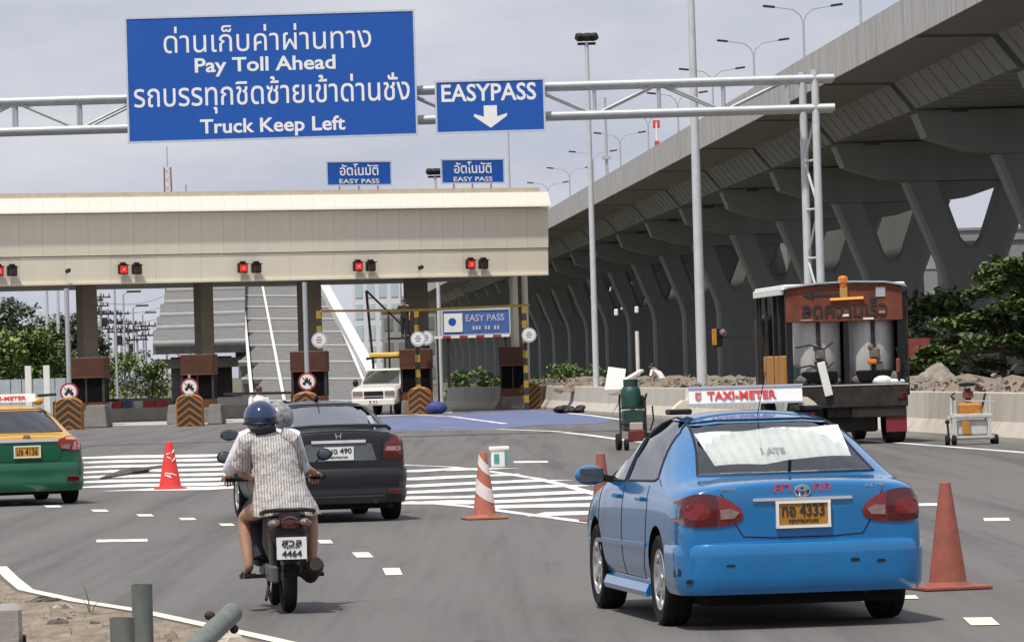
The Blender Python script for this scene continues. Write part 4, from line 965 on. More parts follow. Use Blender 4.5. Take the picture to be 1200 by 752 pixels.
    for key in sorted(set(used.values())):
        b2 = b.copy(); b2.faces.ensure_lookup_table()
        bmesh.ops.delete(b2, geom=[f for f in b2.faces if used[f.index] != key], context='FACES')
        if 'split_z' in S:
            for f in b2.faces:
                if f.material_index == 0 and f.calc_center_median().z > S['split_z']: f.material_index = 2
        me = bpy.data.meshes.new(key.split('@')[0]); b2.to_mesh(me); b2.free()
        for m_ in mats: me.materials.append(m_)
        me.polygons.foreach_set('use_smooth', [True]*len(me.polygons)); me.set_sharp_from_angle(angle=R(30))
        link(key.split('@')[0], me, t)
    b.free()
    def addp(nm, poly, ax, mat, off=.004, step=.07, rim=.01, bulge=0, par=t):
        me = patch(bvh, poly, ax, off, step, rim, bulge); me.materials.append(mat); return link(nm, me, par)
    S['addp'] = addp; S['bvh'] = bvh
    def grow(poly, k):
        cx = sum(p[0] for p in poly)/len(poly); cy = sum(p[1] for p in poly)/len(poly)
        return [(x+(k if x > cx else -k), z+(k if z > cy else -k)) for x, z in poly]
    o = addp('rear_window', grow(S['rear_window'], .018), 'rear', S['glass'], .002, .12, .004)
    addp('windscreen', grow(S['windscreen'], .015), 'front', clear_g, .002, .15, .004)
    for poly in S['side_windows']:
        for ax in ('left', 'right'): addp('side_window', grow(poly, .014), ax, S.get('side_glass', S['glass']), .002, .12, .004)
    ring = lambda poly: list(poly)+[poly[0]]
    seam(bvh, [('rear', ring(grow(S['rear_window'], .016)))], .011, 0).build('window_seal', black, t)
    sw = [(ax, ring(grow(p, .012))) for p in S['side_windows'] for ax in ('left', 'right')]
    seam(bvh, sw, .009, 0).build('window_trim', black, t)
    for ln in S['seams']: seam(bvh, [ln], .005, -.001).build('panel_seam', black, t)
    # wheels
    for sx in (-1, 1):
        for y in (0, S['wb']): wheel(t, sx*S['track']/2, y, S['wr'], .195, sx, S.get('rim', alloy), S.get('spokes', 6))
    # bumper
    mb = MB(); mb.loft(bumper(S['bW'], S['bY'], S['bprof'], S['bend']), closed=False, cap=False); bo = mb.build('rear_bumper', S.get('bpaint', paint), t, True)
    for p in bo.data.polygons: pass
    # mirrors
    for sx in (-1, 1):
        mx_, my_, mz_ = S['mirror']; m_ = MB(); m_.ball((sx*mx_, my_, mz_), (.115, .085, .075), 14, 9); mo = m_.build('door_mirror', S.get('mirror_paint', paint), t, True)
        g_ = MB(); g_.box((sx*mx_, my_-.075, mz_), (.175, .03, .11), bev=.012); g_.build('mirror_glass', M('mirror_glass', (.06, .08, .10), .05, .2), mo)
        a_ = MB(); a_.bar((sx*(mx_-.09), my_, mz_-.02), (sx*(mx_-.24), my_+.02, mz_-.05), .05); a_.build('mirror_arm', black, mo)
    for sx in (-1, 1):
        for hy in S['handles']:
            p, n = cast(bvh, 'left' if sx < 0 else 'right', hy, S['handle_z']); MB().box(p+Vector((sx*.018, 0, 0)), (.03, .20, .032), bev=.012).build('door_handle', paint, t)
    # seats and dark floor
    for (sx, sy) in ((-.36, .95), (.36, .95)):
        m_ = MB(); m_.box((sx, sy, .98), (.46, .16, .5), rx=-.15, bev=.06); so_ = m_.build('seat', S.get('seat', M('seat_grey', (.10, .10, .10), .8)), t, True)
        MB().box((sx, sy-.06, 1.27), (.26, .10, .17), bev=.04).build('headrest', S.get('seat', MATS['seat_grey']), so_, True)
    MB().box((0, 1.0, .22), (1.3, 3.6, .12)).build('underbody', dark, t)
    MB().tube([(.42, -.9, .25), (.42, -.3, .27)], .03, 8).build('exhaust_pipe', steel_dark, t)
    return t
def plate(t, loc, w, h, mat, l1, l2=None, frame=None, rx=0, fm=None):
    x, y, z = loc; o = MB().box((x, y, z), (w, .012, h), rx=rx).build('number_plate', mat, t)
    if frame: 
        m_ = MB(); e = .018
        for s in (-1, 1): m_.box((x, y-.004, z+s*(h/2)), (w+e*2, .024, e)); m_.box((x+s*(w/2+e*.4), y-.004, z), (e, .026, h-.002))
        m_.build('plate_frame', frame, o)
    put_text('plate_characters', l1, black_print, o, (x, y-.0085, z+(h*.16 if l2 else .0)), w*.86, h*(.5 if l2 else .66), .004, .02)
    if l2: put_text('plate_characters', l2, black_print, o, (x, y-.0085, z-h*.30), w*.6, h*.2, .004, .01)
    return o
def oval_emblem(t, y, z, s, mat):
    m_ = MB()
    def tor(rx, rz, cz):
        pts = [(rx*math.cos(2*math.pi*i/20), y, z+cz+rz*math.sin(2*math.pi*i/20)) for i in range(21)]; m_.tube(pts, s*.07, 6)
    tor(s*.5, s*.34, 0); tor(s*.19, s*.32, 0); tor(s*.36, s*.12, s*.17); m_.build('emblem', mat, t, True)
# ---------------------------------------------------------------- shared saloon shape
def corolla(dz=0.0):
    return [(-.90, .74, .42, .86, .60, .955), (-.885, .79, .34, .885, .655, .985), (-.83, .828, .28, .905, .685, 1.000), (-.66, .848, .25, .925, .695, 1.008), (-.47, .852, .22, .94, .685, 1.02), (-.36, .852, .20, .945, .66, 1.075),
            (0, .852, .19, .95, .615, 1.245), (.36, .852, .19, .95, .575, 1.375), (.58, .852, .19, .95, .555, 1.428), (.85, .852, .19, .945, .55, 1.455), (1.25, .852, .19, .94, .55, 1.462), (1.55, .852, .19, .935, .555, 1.435), (1.78, .852, .19, .93, .575, 1.36), (2.45, .85, .19, .905, .66, 1.04), (2.60, .845, .20, .88, .68, .985), (3.05, .83, .22, .83, .66, .92), (3.35, .79, .26, .74, .58, .80), (3.50, .70, .30, .62, .5, .68)]
def doors():
    o = []
    for sx in (-1, 1):
        for (a, b_) in ((.40, 1.40), (1.40, 2.42)): o.append(('door', ((.56 if sx > 0 else -1.2), a, .30), ((1.2 if sx > 0 else -.56), b_, .955)))
    return o
sideA = [(.30, 1.0), (.20, 1.02), (.50, 1.30), (.72, 1.385), (1.32, 1.40), (1.34, .985)]
sideB = [(1.46, .98), (1.44, 1.40), (1.58, 1.395), (1.74, 1.345), (2.25, 1.07), (2.28, .975)]
side_seams = []
for ax in ('left', 'right'):
    side_seams += [(ax, [(1.40, .955), (1.40, .30), (.62, .30), (.42, .55), (.38, .80), (.40, .955)]), (ax, [(1.40, .30), (2.32, .30), (2.42, .45), (2.42, .93)]), (ax, [(-.02, .96), (.12, 1.00)])]
blue = M('taxi_blue', (.002, .128, .335), .18, var=.10, scale=2.2, coat=.7, dirt=(.006, .12, .285), dth=.6)
S = dict(paint=blue, stations=corolla(), wr=.315, wb=2.60, track=1.49, roof=1.46, side_windows=[sideA, sideB], rear_window=[(-.595, 1.045), (.595, 1.045), (.53, 1.20), (.475, 1.355), (.30, 1.372), (-.30, 1.372), (-.475, 1.355), (-.53, 1.20)],
         windscreen=[(-.60, 1.06), (.60, 1.06), (.50, 1.34), (-.50, 1.34)], glass=mid_g, side_glass=mid_g, panels=doors()+[('boot_lid', (-.615, -1.2, .60), (.615, -.36, 1.03))],
         seams=side_seams+[('rear', [(-.60, .985), (-.545, .90), (-.455, .70), (-.41, .625), (-.2, .612), (.2, .612), (.41, .625), (.455, .70), (.545, .90), (.60, .985)])],
         bW=.853, bY=-.985, bprof=[(.235, -.10), (.24, -.03), (.29, -.005), (.36, .0), (.50, .006), (.555, .002), (.578, -.012), (.585, -.04), (.60, -.12)], bend=-.37, mirror=(.95, 2.10, 1.00), handles=(.62, 1.62), handle_z=.86)
taxi = sedan('taxi_car', 'bright blue taxi saloon with a roof sign in the right foreground', 'taxi', G(913, 727.5), R(8.4), S)
A_ = S['addp']
eye = smooth_poly([(-.845, .86), (-.72, .925), (-.56, .905), (-.43, .83), (-.40, .765), (-.45, .715), (-.60, .695), (-.78, .70), (-.85, .745)], 2)
def clip(poly, x0, keep_less):
    o = []
    for (a, b), (c, d) in zip(poly, poly[1:]+poly[:1]):
        ia, ic = (a < x0) == keep_less, (c < x0) == keep_less
        if ia: o.append((a, b))
        if ia != ic: f = (x0-a)/(c-a); o.append((x0, b+f*(d-b)))
    return o
for s in (-1, 1):
    pr = (lambda q: q) if s < 0 else mirror
    tl = A_('tail_light', pr(clip(eye, -.585, True)), 'rear', lens_red, .010, .05, .02, .006)
    A_('lamp_inner', pr(clip(eye, -.578, False)), 'rear', lens_red2, .009, .05, .02, .006, tl)
    A_('reversing_lens', pr([(-.565, .745), (-.47, .75), (-.435, .79), (-.50, .815), (-.565, .81)]), 'rear', lens_clear, .018, .05, .01, .002, tl)
    A_('lamp_cell', pr(smooth_poly([(-.80, .75), (-.66, .74), (-.62, .80), (-.68, .86), (-.78, .84)], 2)), 'rear', lens_red2, .0175, .05, .01, .002, tl)
yb = -.955
yp = cast(S['bvh'], 'rear', .2, .77)[0].y-.014
plate(taxi, (0.0, yp, .765), .34, .165, plate_y, '\u0e17\u0e2d 4333', '\u0e01\u0e23\u0e38\u0e07\u0e40\u0e17\u0e1e\u0e21\u0e2b\u0e32\u0e19\u0e04\u0e23', white_p)
A_('boot_trim', [(-.34, .858), (.34, .858), (.34, .878), (-.34, .878)], 'rear', chrome, .016, .06, .01)
oval_emblem(taxi, cast(S['bvh'], 'rear', 0, .92)[0].y-.008, .918, .105, chrome)
for x, s_ in ((-.135, '\u0e28\u0e32'), (.135, '\u0e01\u0e01')): put_text('red_sticker', s_, M('sticker_red', (.42, .06, .12), .6), taxi, (x, cast(S['bvh'], 'rear', x, .95)[0].y-.005, .945), .12, .055, .004, .02)
for x, s_, w_ in ((-.50, 'COROLLA', .10), (.50, 'ALTIS', .14)): put_text('badge', s_, chrome, taxi, (x, cast(S['bvh'], 'rear', x, .95)[0].y-.006, .945), w_, .022, .004, .01)
for s in (-1, 1):
    A_('side_moulding', [(.42, .525), (2.40, .505), (2.40, .535), (.42, .555)], 'left' if s < 0 else 'right', blue, .012, .2, .01)
    m_ = MB(); m_.loft([[Vector((s*(.80+o), y, z)) for o, z in ((.0, .19), (.045, .18), (.055, .215), (.03, .27), (-.02, .29))] for y in (.42, .8, 1.8, 2.20)]); m_.build('side_skirt', blue, taxi, True)
    m_ = MB(); m_.bar((s*.45, .75, 1.445), (s*.46, 1.2, 1.465), .03); 
m_ = MB()
for (x, z, r) in ((-.78, .40, .035), (-.70, .315, .02), (-.30, .42, .015), (.28, .46, .02), (.33, .47, .015)):
    pass
sc_ = bpy.data.meshes.new('scuff'); 
mb = MB()
bW = bumper(.857, -.989, [(.34, .0), (.42, .003)], -.37)
for k, (i0, z0, w_, h_) in enumerate([(4, .36, 2, .07), (7, .32, 1, .03), (12, .43, 1, .015), (26, .44, 1, .025), (29, .43, 1, .02)]):
    a, b_ = bW[i0][0], bW[i0+w_][0]; f = lambda p, z: (p.x, p.y-.003, z)
    mb.add([f(a, z0), f(b_, z0+h_*.15), f(b_, z0+h_*.8), f(a+(b_-a)*.4, z0+h_), f(a, z0+h_*.7)], [(0, 1, 2, 3, 4)])
o = mb.build('scuff_marks', black, taxi); o['kind'] = 'stuff'
# roof sign
rs = thing('roof_sign', None, None); rs.parent = taxi
zr = 1.462; ys = 1.02
bx_ = MB(); secs = [[Vector((x, ys+a, zr+b)) for a, b in ((-.085, .035), (-.055, .165), (.055, .165), (.085, .035))] for x in (-.41, .41)]; bx_.loft(secs); bpy.data.objects.remove(rs)
rs = bx_.build('roof_sign', M('sign_white_plastic', (.80, .79, .76), .35, var=.03), taxi)
m_ = MB()
for z_, yy in ((.042, -.088), (.16, -.062)): m_.bar((-.415, ys+yy, zr+z_), (.415, ys+yy, zr+z_), .014)
m_.build('sign_edge', alu, rs)
o = put_text('sign_lettering', 'TAXI-METER', red_print, rs, (-.03, ys-.077, zr+.10), .50, .062, .006, .025); o.rotation_euler = (-.23, 0, 0)
o = put_text('sign_lettering', '\u0e2e', M('sticker_pink', (.55, .12, .16), .6), rs, (-.345, ys-.077, zr+.10), .045, .06, .006, .02); o.rotation_euler = (-.23, 0, 0)
for s in (-1, 1):
    m_ = MB(); m_.prism([(s*.41, 0), (s*.41, .075), (s*.45, .072), (s*.50, .035), (s*.535, -.005), (s*.535, -.02)], lambda p, a: Vector((p[0], ys+a, zr+p[1])), -.06, .06); m_.build('sign_foot', M('cream_plastic', (.66, .58, .42), .5), rs)
    MB().box((s*.47, ys+.03, zr-.008), (.16, .2, .04), bev=.01).build('roof_rack_clamp', black, rs)
MB().tube([(0, .55, 1.42), (0, .22, 1.72)], .0035, 5).build('antenna', black, taxi)
MB().tube([(0.02, -.40, 1.03), (.02, -.43, 1.12)], .012, 6).build('antenna_base', black, taxi)
# crinkled silver sunshade behind the rear glass: a thing of its own
q = random.Random(2); n = 26; vs = []; fs = []
ov = taxi.matrix_world
for i in range(n+1):
    f = i/n; x = -.495+.975*f
    for j, z in enumerate((1.09+.008*math.sin(f*9)+.035*max(0, min(1, (f-.35)/.2)), 1.20, 1.335-.03*(1-f)**2+.006*math.sin(f*14))):
        xx = x+.03-(z-1.1)*.25*(1 if f < .5 else .6)*(1-f*1.2); vs.append((xx, -.30+(z-1.05)*2.05+(.014 if i % 2 else -.008), z))
for i in range(n):
    for j in range(2): a = i*3+j; fs.append((a, a+3, a+4, a+1))
sh = MB().add(vs, fs).build('sunshade', M('foil_sunshade', (.84, .85, .83), .42, .2, var=.06, scale=8), None, False)
tag(sh, 'crinkled silver sunshade behind the blue taxi rear window', 'sunshade')
o = put_text('lettering', 'I ATS', M('faded_grey_print', (.40, .40, .40), .6), sh, (-.02, -.06, 1.18), .17, .085, .004, .03); o.rotation_euler = (-1.1, 0, 0)
bpy.context.view_layer.update()
sh.matrix_world = taxi.matrix_world
# ---------------------------------------------------------------- dark saloon
grey = M('saloon_grey', (.010, .0115, .014), .3, var=.06, coat=.15)
cst = [(-.80, .72, .42, .88, .60, 1.075), (-.785, .78, .34, .93, .66, 1.105), (-.73, .815, .28, .97, .69, 1.115), (-.56, .840, .25, 1.0, .70, 1.110), (-.40, .846, .22, 1.0, .69, 1.12), (-.28, .846, .20, 1.0, .66, 1.17), (.05, .846, .19, .99, .62, 1.30), (.35, .846, .19, .98, .585, 1.405), (.58, .846, .19, .97, .565, 1.452),
       (.85, .846, .19, .965, .56, 1.470), (1.2, .846, .19, .955, .56, 1.470), (1.5, .846, .19, .95, .57, 1.435), (1.75, .846, .19, .94, .59, 1.35), (2.45, .845, .19, .93, .66, 1.05), (2.6, .84, .2, .91, .68, .99), (3.05, .82, .22, .86, .66, .94), (3.32, .78, .26, .76, .58, .82), (3.45, .69, .3, .64, .5, .7)]
sA = [(.30, 1.06), (.22, 1.08), (.50, 1.33), (.72, 1.395), (1.28, 1.405), (1.30, 1.03)]; sB = [(1.42, 1.025), (1.40, 1.405), (1.52, 1.39), (1.70, 1.33), (2.28, 1.06), (2.3, 1.015)]
S = dict(paint=grey, stations=cst, wr=.30, wb=2.55, track=1.48, roof=1.47, side_windows=[sA, sB], rear_window=[(-.60, 1.14), (.60, 1.14), (.545, 1.26), (.49, 1.385), (.3, 1.40), (-.3, 1.40), (-.49, 1.385), (-.545, 1.26)],
         windscreen=[(-.6, 1.07), (.6, 1.07), (.5, 1.34), (-.5, 1.34)], glass=tint_g, panels=[(a, b_, (c_[0], c_[1], 1.0)) for a, b_, c_ in doors()]+[('boot_lid', (-.60, -1.2, .68), (.60, -.33, 1.125))],
         seams=side_seams+[('rear', [(-.58, 1.08), (-.53, .95), (-.52, .80), (-.50, .69), (.50, .69), (.52, .80), (.53, .95), (.58, 1.08)])], bW=.848, bY=-.875, bprof=[(.22, -.10), (.225, -.03), (.30, -.005), (.36, .004), (.40, -.008), (.43, .0), (.56, .01), (.62, .004), (.645, -.015), (.655, -.09)], bend=-.36, mirror=(.97, 2.05, 1.06), handles=(.62, 1.6), handle_z=.90, seat=black)
honda = sedan('saloon_car', 'dark grey saloon with tinted rear window just ahead of the scooter', 'car', G(388, 610), R(10.5), S); A_ = S['addp']
for s in (-1, 1):
    pr = (lambda q: q) if s < 0 else mirror
    tl = A_('tail_light', pr([(-.835, .80), (-.835, .93), (-.79, 1.02), (-.66, 1.025), (-.555, .93), (-.53, .76), (-.66, .735), (-.80, .745)]), 'rear', lens_red, .010, .05, .02, .005)
    A_('lamp_cell', pr([(-.80, .93), (-.79, .985), (-.68, .99), (-.61, .93)]), 'rear', lens_red2, .017, .05, .01, .002, tl); A_('lamp_cell', pr([(-.80, .85), (-.80, .90), (-.58, .90), (-.565, .85)]), 'rear', lens_pink, .017, .05, .01, .002, tl)
    MB().box((s*.66, -.865, .36), (.16, .03, .06), bev=.01).build('reflector', lens_red, honda)
yp = cast(S['bvh'], 'rear', .2, .83)[0].y-.014
A_('plate_recess', [(-.46, .74), (.46, .74), (.40, .945), (-.40, .945)], 'rear', M('recess_grey', (.10, .11, .12), .4), .004, .06, .01)
A_('boot_trim', [(-.33, .955), (.33, .955), (.33, .99), (-.33, .99)], 'rear', M('bright_chrome', (.82, .82, .84), .22, .6), .018, .06, .012)
plate(honda, (.0, yp, .83), .36, .16, plate_w, '\u0e0d\u0e09 490', '\u0e01\u0e23\u0e38\u0e07\u0e40\u0e17\u0e1e\u0e21\u0e2b\u0e32\u0e19\u0e04\u0e23')
ye = cast(S['bvh'], 'rear', 0, 1.045)[0].y-.008; m_ = MB()
for s in (-1, 1): m_.bar((s*.022, ye, 1.01), (s*.034, ye, 1.075), .012)
m_.bar((-.026, ye, 1.04), (.026, ye, 1.04), .012); m_.build('emblem', chrome, honda)
m_ = MB(); m_.loft([[Vector((x, y0+a, z0+b)) for a, b in ((-.06, .012), (.04, -.012), (.10, -.008), (.10, .012), (.0, .035), (-.055, .03))] for x, y0, z0 in ((-.66, -.66, 1.095), (-.60, -.69, 1.135), (-.3, -.725, 1.15), (0, -.735, 1.152), (.3, -.725, 1.15), (.60, -.69, 1.135), (.66, -.66, 1.095))]); m_.build('boot_spoiler', grey, honda, True)
MB().box((0, -.86, .27), (1.1, .05, .10), bev=.02).build('bumper_insert', black, honda)
m_ = MB(); m_.bar((-.02, .95, 1.47), (-.02, .80, 1.50), .05, .03); m_.tube([(-.02, .85, 1.49), (-.02, .55, 1.66)], .007, 5); m_.build('antenna', black, honda)
# ---------------------------------------------------------------- green and yellow taxi
green = M('taxi_green', (.004, .085, .038), .24, var=.08, coat=.5); yellow = M('taxi_yellow', (.55, .29, .02), .3, var=.06, coat=.5)
S = dict(paint=green, paint2=yellow, split_z=.945, stations=[(y, W, zb, ZB+.01, WT, ZT+(.03 if ZT < 1.1 else .01)) for (y, W, zb, ZB, WT, ZT) in corolla()], wr=.315, wb=2.6, track=1.52, roof=1.47, side_windows=[sideA, sideB], rear_window=[(-.60, 1.075), (.60, 1.075), (.54, 1.22), (.48, 1.36), (.3, 1.377), (-.3, 1.377), (-.48, 1.36), (-.54, 1.22)],
         windscreen=[(-.6, 1.09), (.6, 1.09), (.5, 1.35), (-.5, 1.35)], glass=glass('taxi_rear_glass', (.5, .52, .52), .04), panels=doors()+[('boot_lid', (-.6, -1.2, .64), (.6, -.36, 1.055))],
         seams=side_seams+[('rear', [(-.59, 1.0), (-.55, .9), (-.5, .72), (-.46, .65), (.46, .65), (.5, .72), (.55, .9), (.59, 1.0)])], bW=.856, bY=-.975, bprof=[(.20, -.10), (.205, -.03), (.27, -.005), (.34, .004), (.38, -.006), (.50, .004), (.58, .004), (.615, -.012), (.625, -.10)], bend=-.37, mirror=(.98, 2.12, 1.0), handles=(.62, 1.62), handle_z=.86, bpaint=green)
gt = sedan('taxi_car', 'green taxi saloon with yellow top, cut off by the left edge', 'taxi', G(22, 591), R(15), S); A_ = S['addp']
for s in (-1, 1):
    pr = (lambda q: q) if s < 0 else mirror
    tl = A_('tail_light', pr([(-.845, .80), (-.85, .92), (-.78, .985), (-.60, .99), (-.48, .955), (-.45, .86), (-.52, .80), (-.70, .775)]), 'rear', lens_red2, .010, .05, .02, .005)
    A_('lamp_cell', pr([(-.83, .80), (-.83, .90), (-.70, .92), (-.66, .80)]), 'rear', lens_pink, .017, .05, .01, .002, tl); A_('lamp_cell', pr([(-.63, .81), (-.64, .88), (-.50, .88), (-.50, .82)]), 'rear', lens_clear, .017, .05, .01, .002, tl)
    MB().box((s*.66, -.955, .38), (.18, .03, .07), bev=.01).build('reflector', lens_red, gt)
A_('boot_trim', [(-.46, .925), (.46, .925), (.46, .965), (-.46, .965)], 'rear', chrome, .018, .06, .012)
yp = cast(S['bvh'], 'rear', .2, .79)[0].y-.014
plate(gt, (0, yp, .785), .36, .16, plate_y2, '\u0e21\u0e08 4136', None, white_p)
oval_emblem(gt, cast(S['bvh'], 'rear', 0, 1.0)[0].y-.01, .995, .10, chrome)
rs = MB().loft([[Vector((x, 1.05+a, 1.475+b)) for a, b in ((-.085, .03), (-.055, .15), (.055, .15), (.085, .03))] for x in (-.45, .45)]).build('roof_sign', MATS['sign_white_plastic'], gt)
o = put_text('sign_lettering', 'TAXI-METER', red_print, rs, (0, .972, 1.565), .62, .06, .006, .025); o.rotation_euler = (-.23, 0, 0)
for s in (-1, 1): MB().ball((s*.5, 1.05, 1.51), (.085, .08, .06), 10, 6).build('sign_foot', yellow, rs, True)
# ---------------------------------------------------------------- white pickup facing the camera behind the booths
pk_m = M('pickup_white', (.66, .65, .60), .35, var=.04, coat=.3)
g = G(440, 486.5); pk = thing('pickup_truck', 'white pickup truck with a yellow lightbar and ladder rack facing us in a toll lane', 'pickup', (g.x-.05, g.y, 0), R(-12)); pk.scale = (1.14, 1.14, 1.14)
def sec(y, w, z0, z1, c=.06): return [Vector((x, y, z)) for x, z in ((-w+c, z0), (w-c, z0), (w, z0+c), (w, z1-c*1.5), (w-c*1.5, z1), (-w+c*1.5, z1), (-w, z1-c*1.5), (-w, z0+c))]
MB().loft([sec(0, .80, .50, .92), sec(.06, .84, .42, 1.0), sec(.5, .86, .40, 1.05), sec(1.2, .87, .40, 1.10), sec(2.8, .87, .40, 1.10)]).build('body', pk_m, pk, True)
MB().loft([sec(1.15, .78, 1.08, 1.12, .02), sec(1.75, .66, 1.08, 1.68), sec(2.6, .66, 1.08, 1.72), sec(2.85, .70, 1.08, 1.66)]).build('cab', pk_m, pk, True)
wg = glass('pickup_glass', (.18, .2, .2), .12)
MB().add([(-.70, 1.17, 1.14), (.70, 1.17, 1.14), (.60, 1.70, 1.62), (-.60, 1.70, 1.62)], [(0, 1, 2, 3)]).build('windscreen', wg, pk).location = (0, -.03, .015)
for s in (-1, 1):
    MB().add([(s*.80, 1.45, 1.12), (s*.80, 2.5, 1.12), (s*.70, 2.45, 1.60), (s*.70, 1.80, 1.58)], [(0, 1, 2, 3)]).build('side_window', dark, pk).location = (0, 0, 0)
    MB().box((s*.60, -.02, .80), (.36, .06, .17), bev=.03).build('headlight', lens_clear, pk); MB().ball((s*1.0, 1.35, 1.18), (.11, .09, .13), 10, 7).build('door_mirror', black, pk, True)
    wheel(pk, s*.74, .75, .36, .22, s, alloy, 6); wheel(pk, s*.74, 3.6, .36, .22, s, alloy, 6)
MB().box((0, -.02, .80), (.72, .05, .16), bev=.02).box((0, -.03, .62), (.7, .05, .06)).build('grille', black, pk)
MB().box((0, -.05, .48), (1.62, .16, .24), bev=.05).build('front_bumper', pk_m, pk, True); plate(pk, (0, -.14, .50), .34, .13, plate_w, '8 01')
MB().box((0, 4.0, .78), (1.7, 2.2, .62), bev=.04).build('cargo_bed', pk_m, pk)
m_ = MB()
for s in (-1, 1):
    for y in (2.95, 4.9): m_.bar((s*.72, y, 1.0), (s*.72, y, 2.15), .05)
    m_.bar((s*.72, 2.0, 2.05), (s*.72, 4.9, 2.15), .05)
for y in (2.0, 2.95, 4.9): m_.bar((-.72, y, 2.1), (.72, y, 2.1), .05)
m_.build('ladder_rack', steel_dark, pk)
m_ = MB(); m_.box((0, 1.95, 2.2), (1.15, .3, .16), bev=.05); m_.build('lightbar', M('lightbar_yellow', (.70, .42, .05), .4), pk)
MB().bar((-.72, 3.2, 1.2), (-.95, 3.2, 4.6), .08).bar((-.95, 3.2, 4.6), (.9, 3.9, 2.6), .07).build('crane_arm', steel_dark, pk)
# ================================================================== people
def skin_mesh(nodes, edges, root, levels=2):
    names = list(nodes); idx = {n: i for i, n in enumerate(names)}
    me = bpy.data.meshes.new('body'); me.from_pydata([nodes[n][0] for n in names], [(idx[a], idx[b]) for a, b in edges], [])
    o = bpy.data.objects.new('body', me); C.objects.link(o)
    md = o.modifiers.new('s', 'SKIN'); md.use_smooth_shade = True; md.branch_smoothing = .6
    for i, n in enumerate(names):
        r = nodes[n][1]; r = r if isinstance(r, tuple) else (r, r)
        v = me.skin_vertices[0].data[i]; v.radius = r; v.use_root = (n == root)
    sb = o.modifiers.new('u', 'SUBSURF'); sb.levels = sb.render_levels = levels
    m_ = evald(o); bpy.data.objects.remove(o); return m_
def chain(*a): return list(zip(a, a[1:]))
def hand(nodes, edges, w, base, fwd, side, up, curl=.5, s=1.0, tag_=''):
    """palm, four unequal fingers that bend, and a thumb from the side of the palm"""
    b = Vector(base); f = Vector(fwd).normalized(); sd = Vector(side).normalized(); u = Vector(up).normalized()
    nodes[w+'palm'] = (tuple(b+f*.05*s), .026*s); edges.append((w, w+'palm'))
    nodes[w+'knk'] = (tuple(b+f*.085*s), .022*s); edges.append((w+'palm', w+'knk'))
    for i, (o, l) in enumerate([(-.032, .070), (-.011, .080), (.011, .075), (.032, .060)]):
        p0 = b+f*.092*s+sd*o*s; p1 = p0+(f*(1-curl)-u*curl).normalized()*l*.45*s; p2 = p1+(f*(1-2*curl)-u*curl*1.6).normalized()*l*.55*s
        for k, (p, r) in enumerate(((p0, .0105), (p1, .0095), (p2, .0075))): nodes['%sf%d%d' % (w, i, k)] = (tuple(p), r*s)
        edges += [(w+'knk', '%sf%d0' % (w, i)), ('%sf%d0' % (w, i), '%sf%d1' % (w, i)), ('%sf%d1' % (w, i), '%sf%d2' % (w, i))]
    t0 = b+f*.035*s-sd*.034*s; t1 = t0+(f*.7-sd*.6-u*.3).normalized()*.035*s; t2 = t1+(f*.9-u*.6).normalized()*.03*s
    nodes[w+'t0'] = (tuple(t0), .012*s); nodes[w+'t1'] = (tuple(t1), .0105*s); nodes[w+'t2'] = (tuple(t2), .008*s)
    edges += [(w+'palm', w+'t0'), (w+'t0', w+'t1'), (w+'t1', w+'t2')]
def rings(secs, n=20, ripple=0, seed=1):
    q = random.Random(seed); out_ = []; ph = [q.uniform(0, 6.3) for _ in range(4)]
    for k, (x, y, z, rx, ry) in enumerate(secs):
        amp = ripple*max(0, 1-k/4)
        out_.append([Vector((x+rx*math.cos(t)*(1+amp*math.sin(9*t+ph[0])), y+ry*math.sin(t)*(1+amp*math.sin(9*t+ph[0])), z+amp*.12*math.sin(7*t+ph[1]))) for t in [2*math.pi*i/n for i in range(n)]])
    return out_
def face(par, c, d, s=1.0, m=skin_m):
    """eyes, nose, mouth and ears on a head centred at c that looks along d"""
    d = Vector(d).normalized(); c = Vector(c); sd = d.cross(Vector((0, 0, 1))).normalized()
    e = MB(); [e.ball(c+d*.088*s+sd*k*.032*s+Vector((0, 0, .005)), .011*s, 8, 5) for k in (-1, 1)]; e.build('eyes', black_print, par)
    n = MB(); n.ball(c+d*.105*s+Vector((0, 0, -.03*s)), (.014*s, .02*s, .024*s), 8, 6); n.build('nose', m, par, True)
    n = MB(); n.ball(c+d*.088*s+Vector((0, 0, -.068*s)), (.025*s, .012*s, .007*s), 8, 5); n.build('mouth', M('lips', (.28, .10, .08), .6), par, True)
    n = MB(); [n.ball(c+sd*k*.082*s+Vector((0, 0, -.015*s)), (.012*s, .018*s, .03*s), 8, 6) for k in (-1, 1)]; n.build('ears', m, par, True)
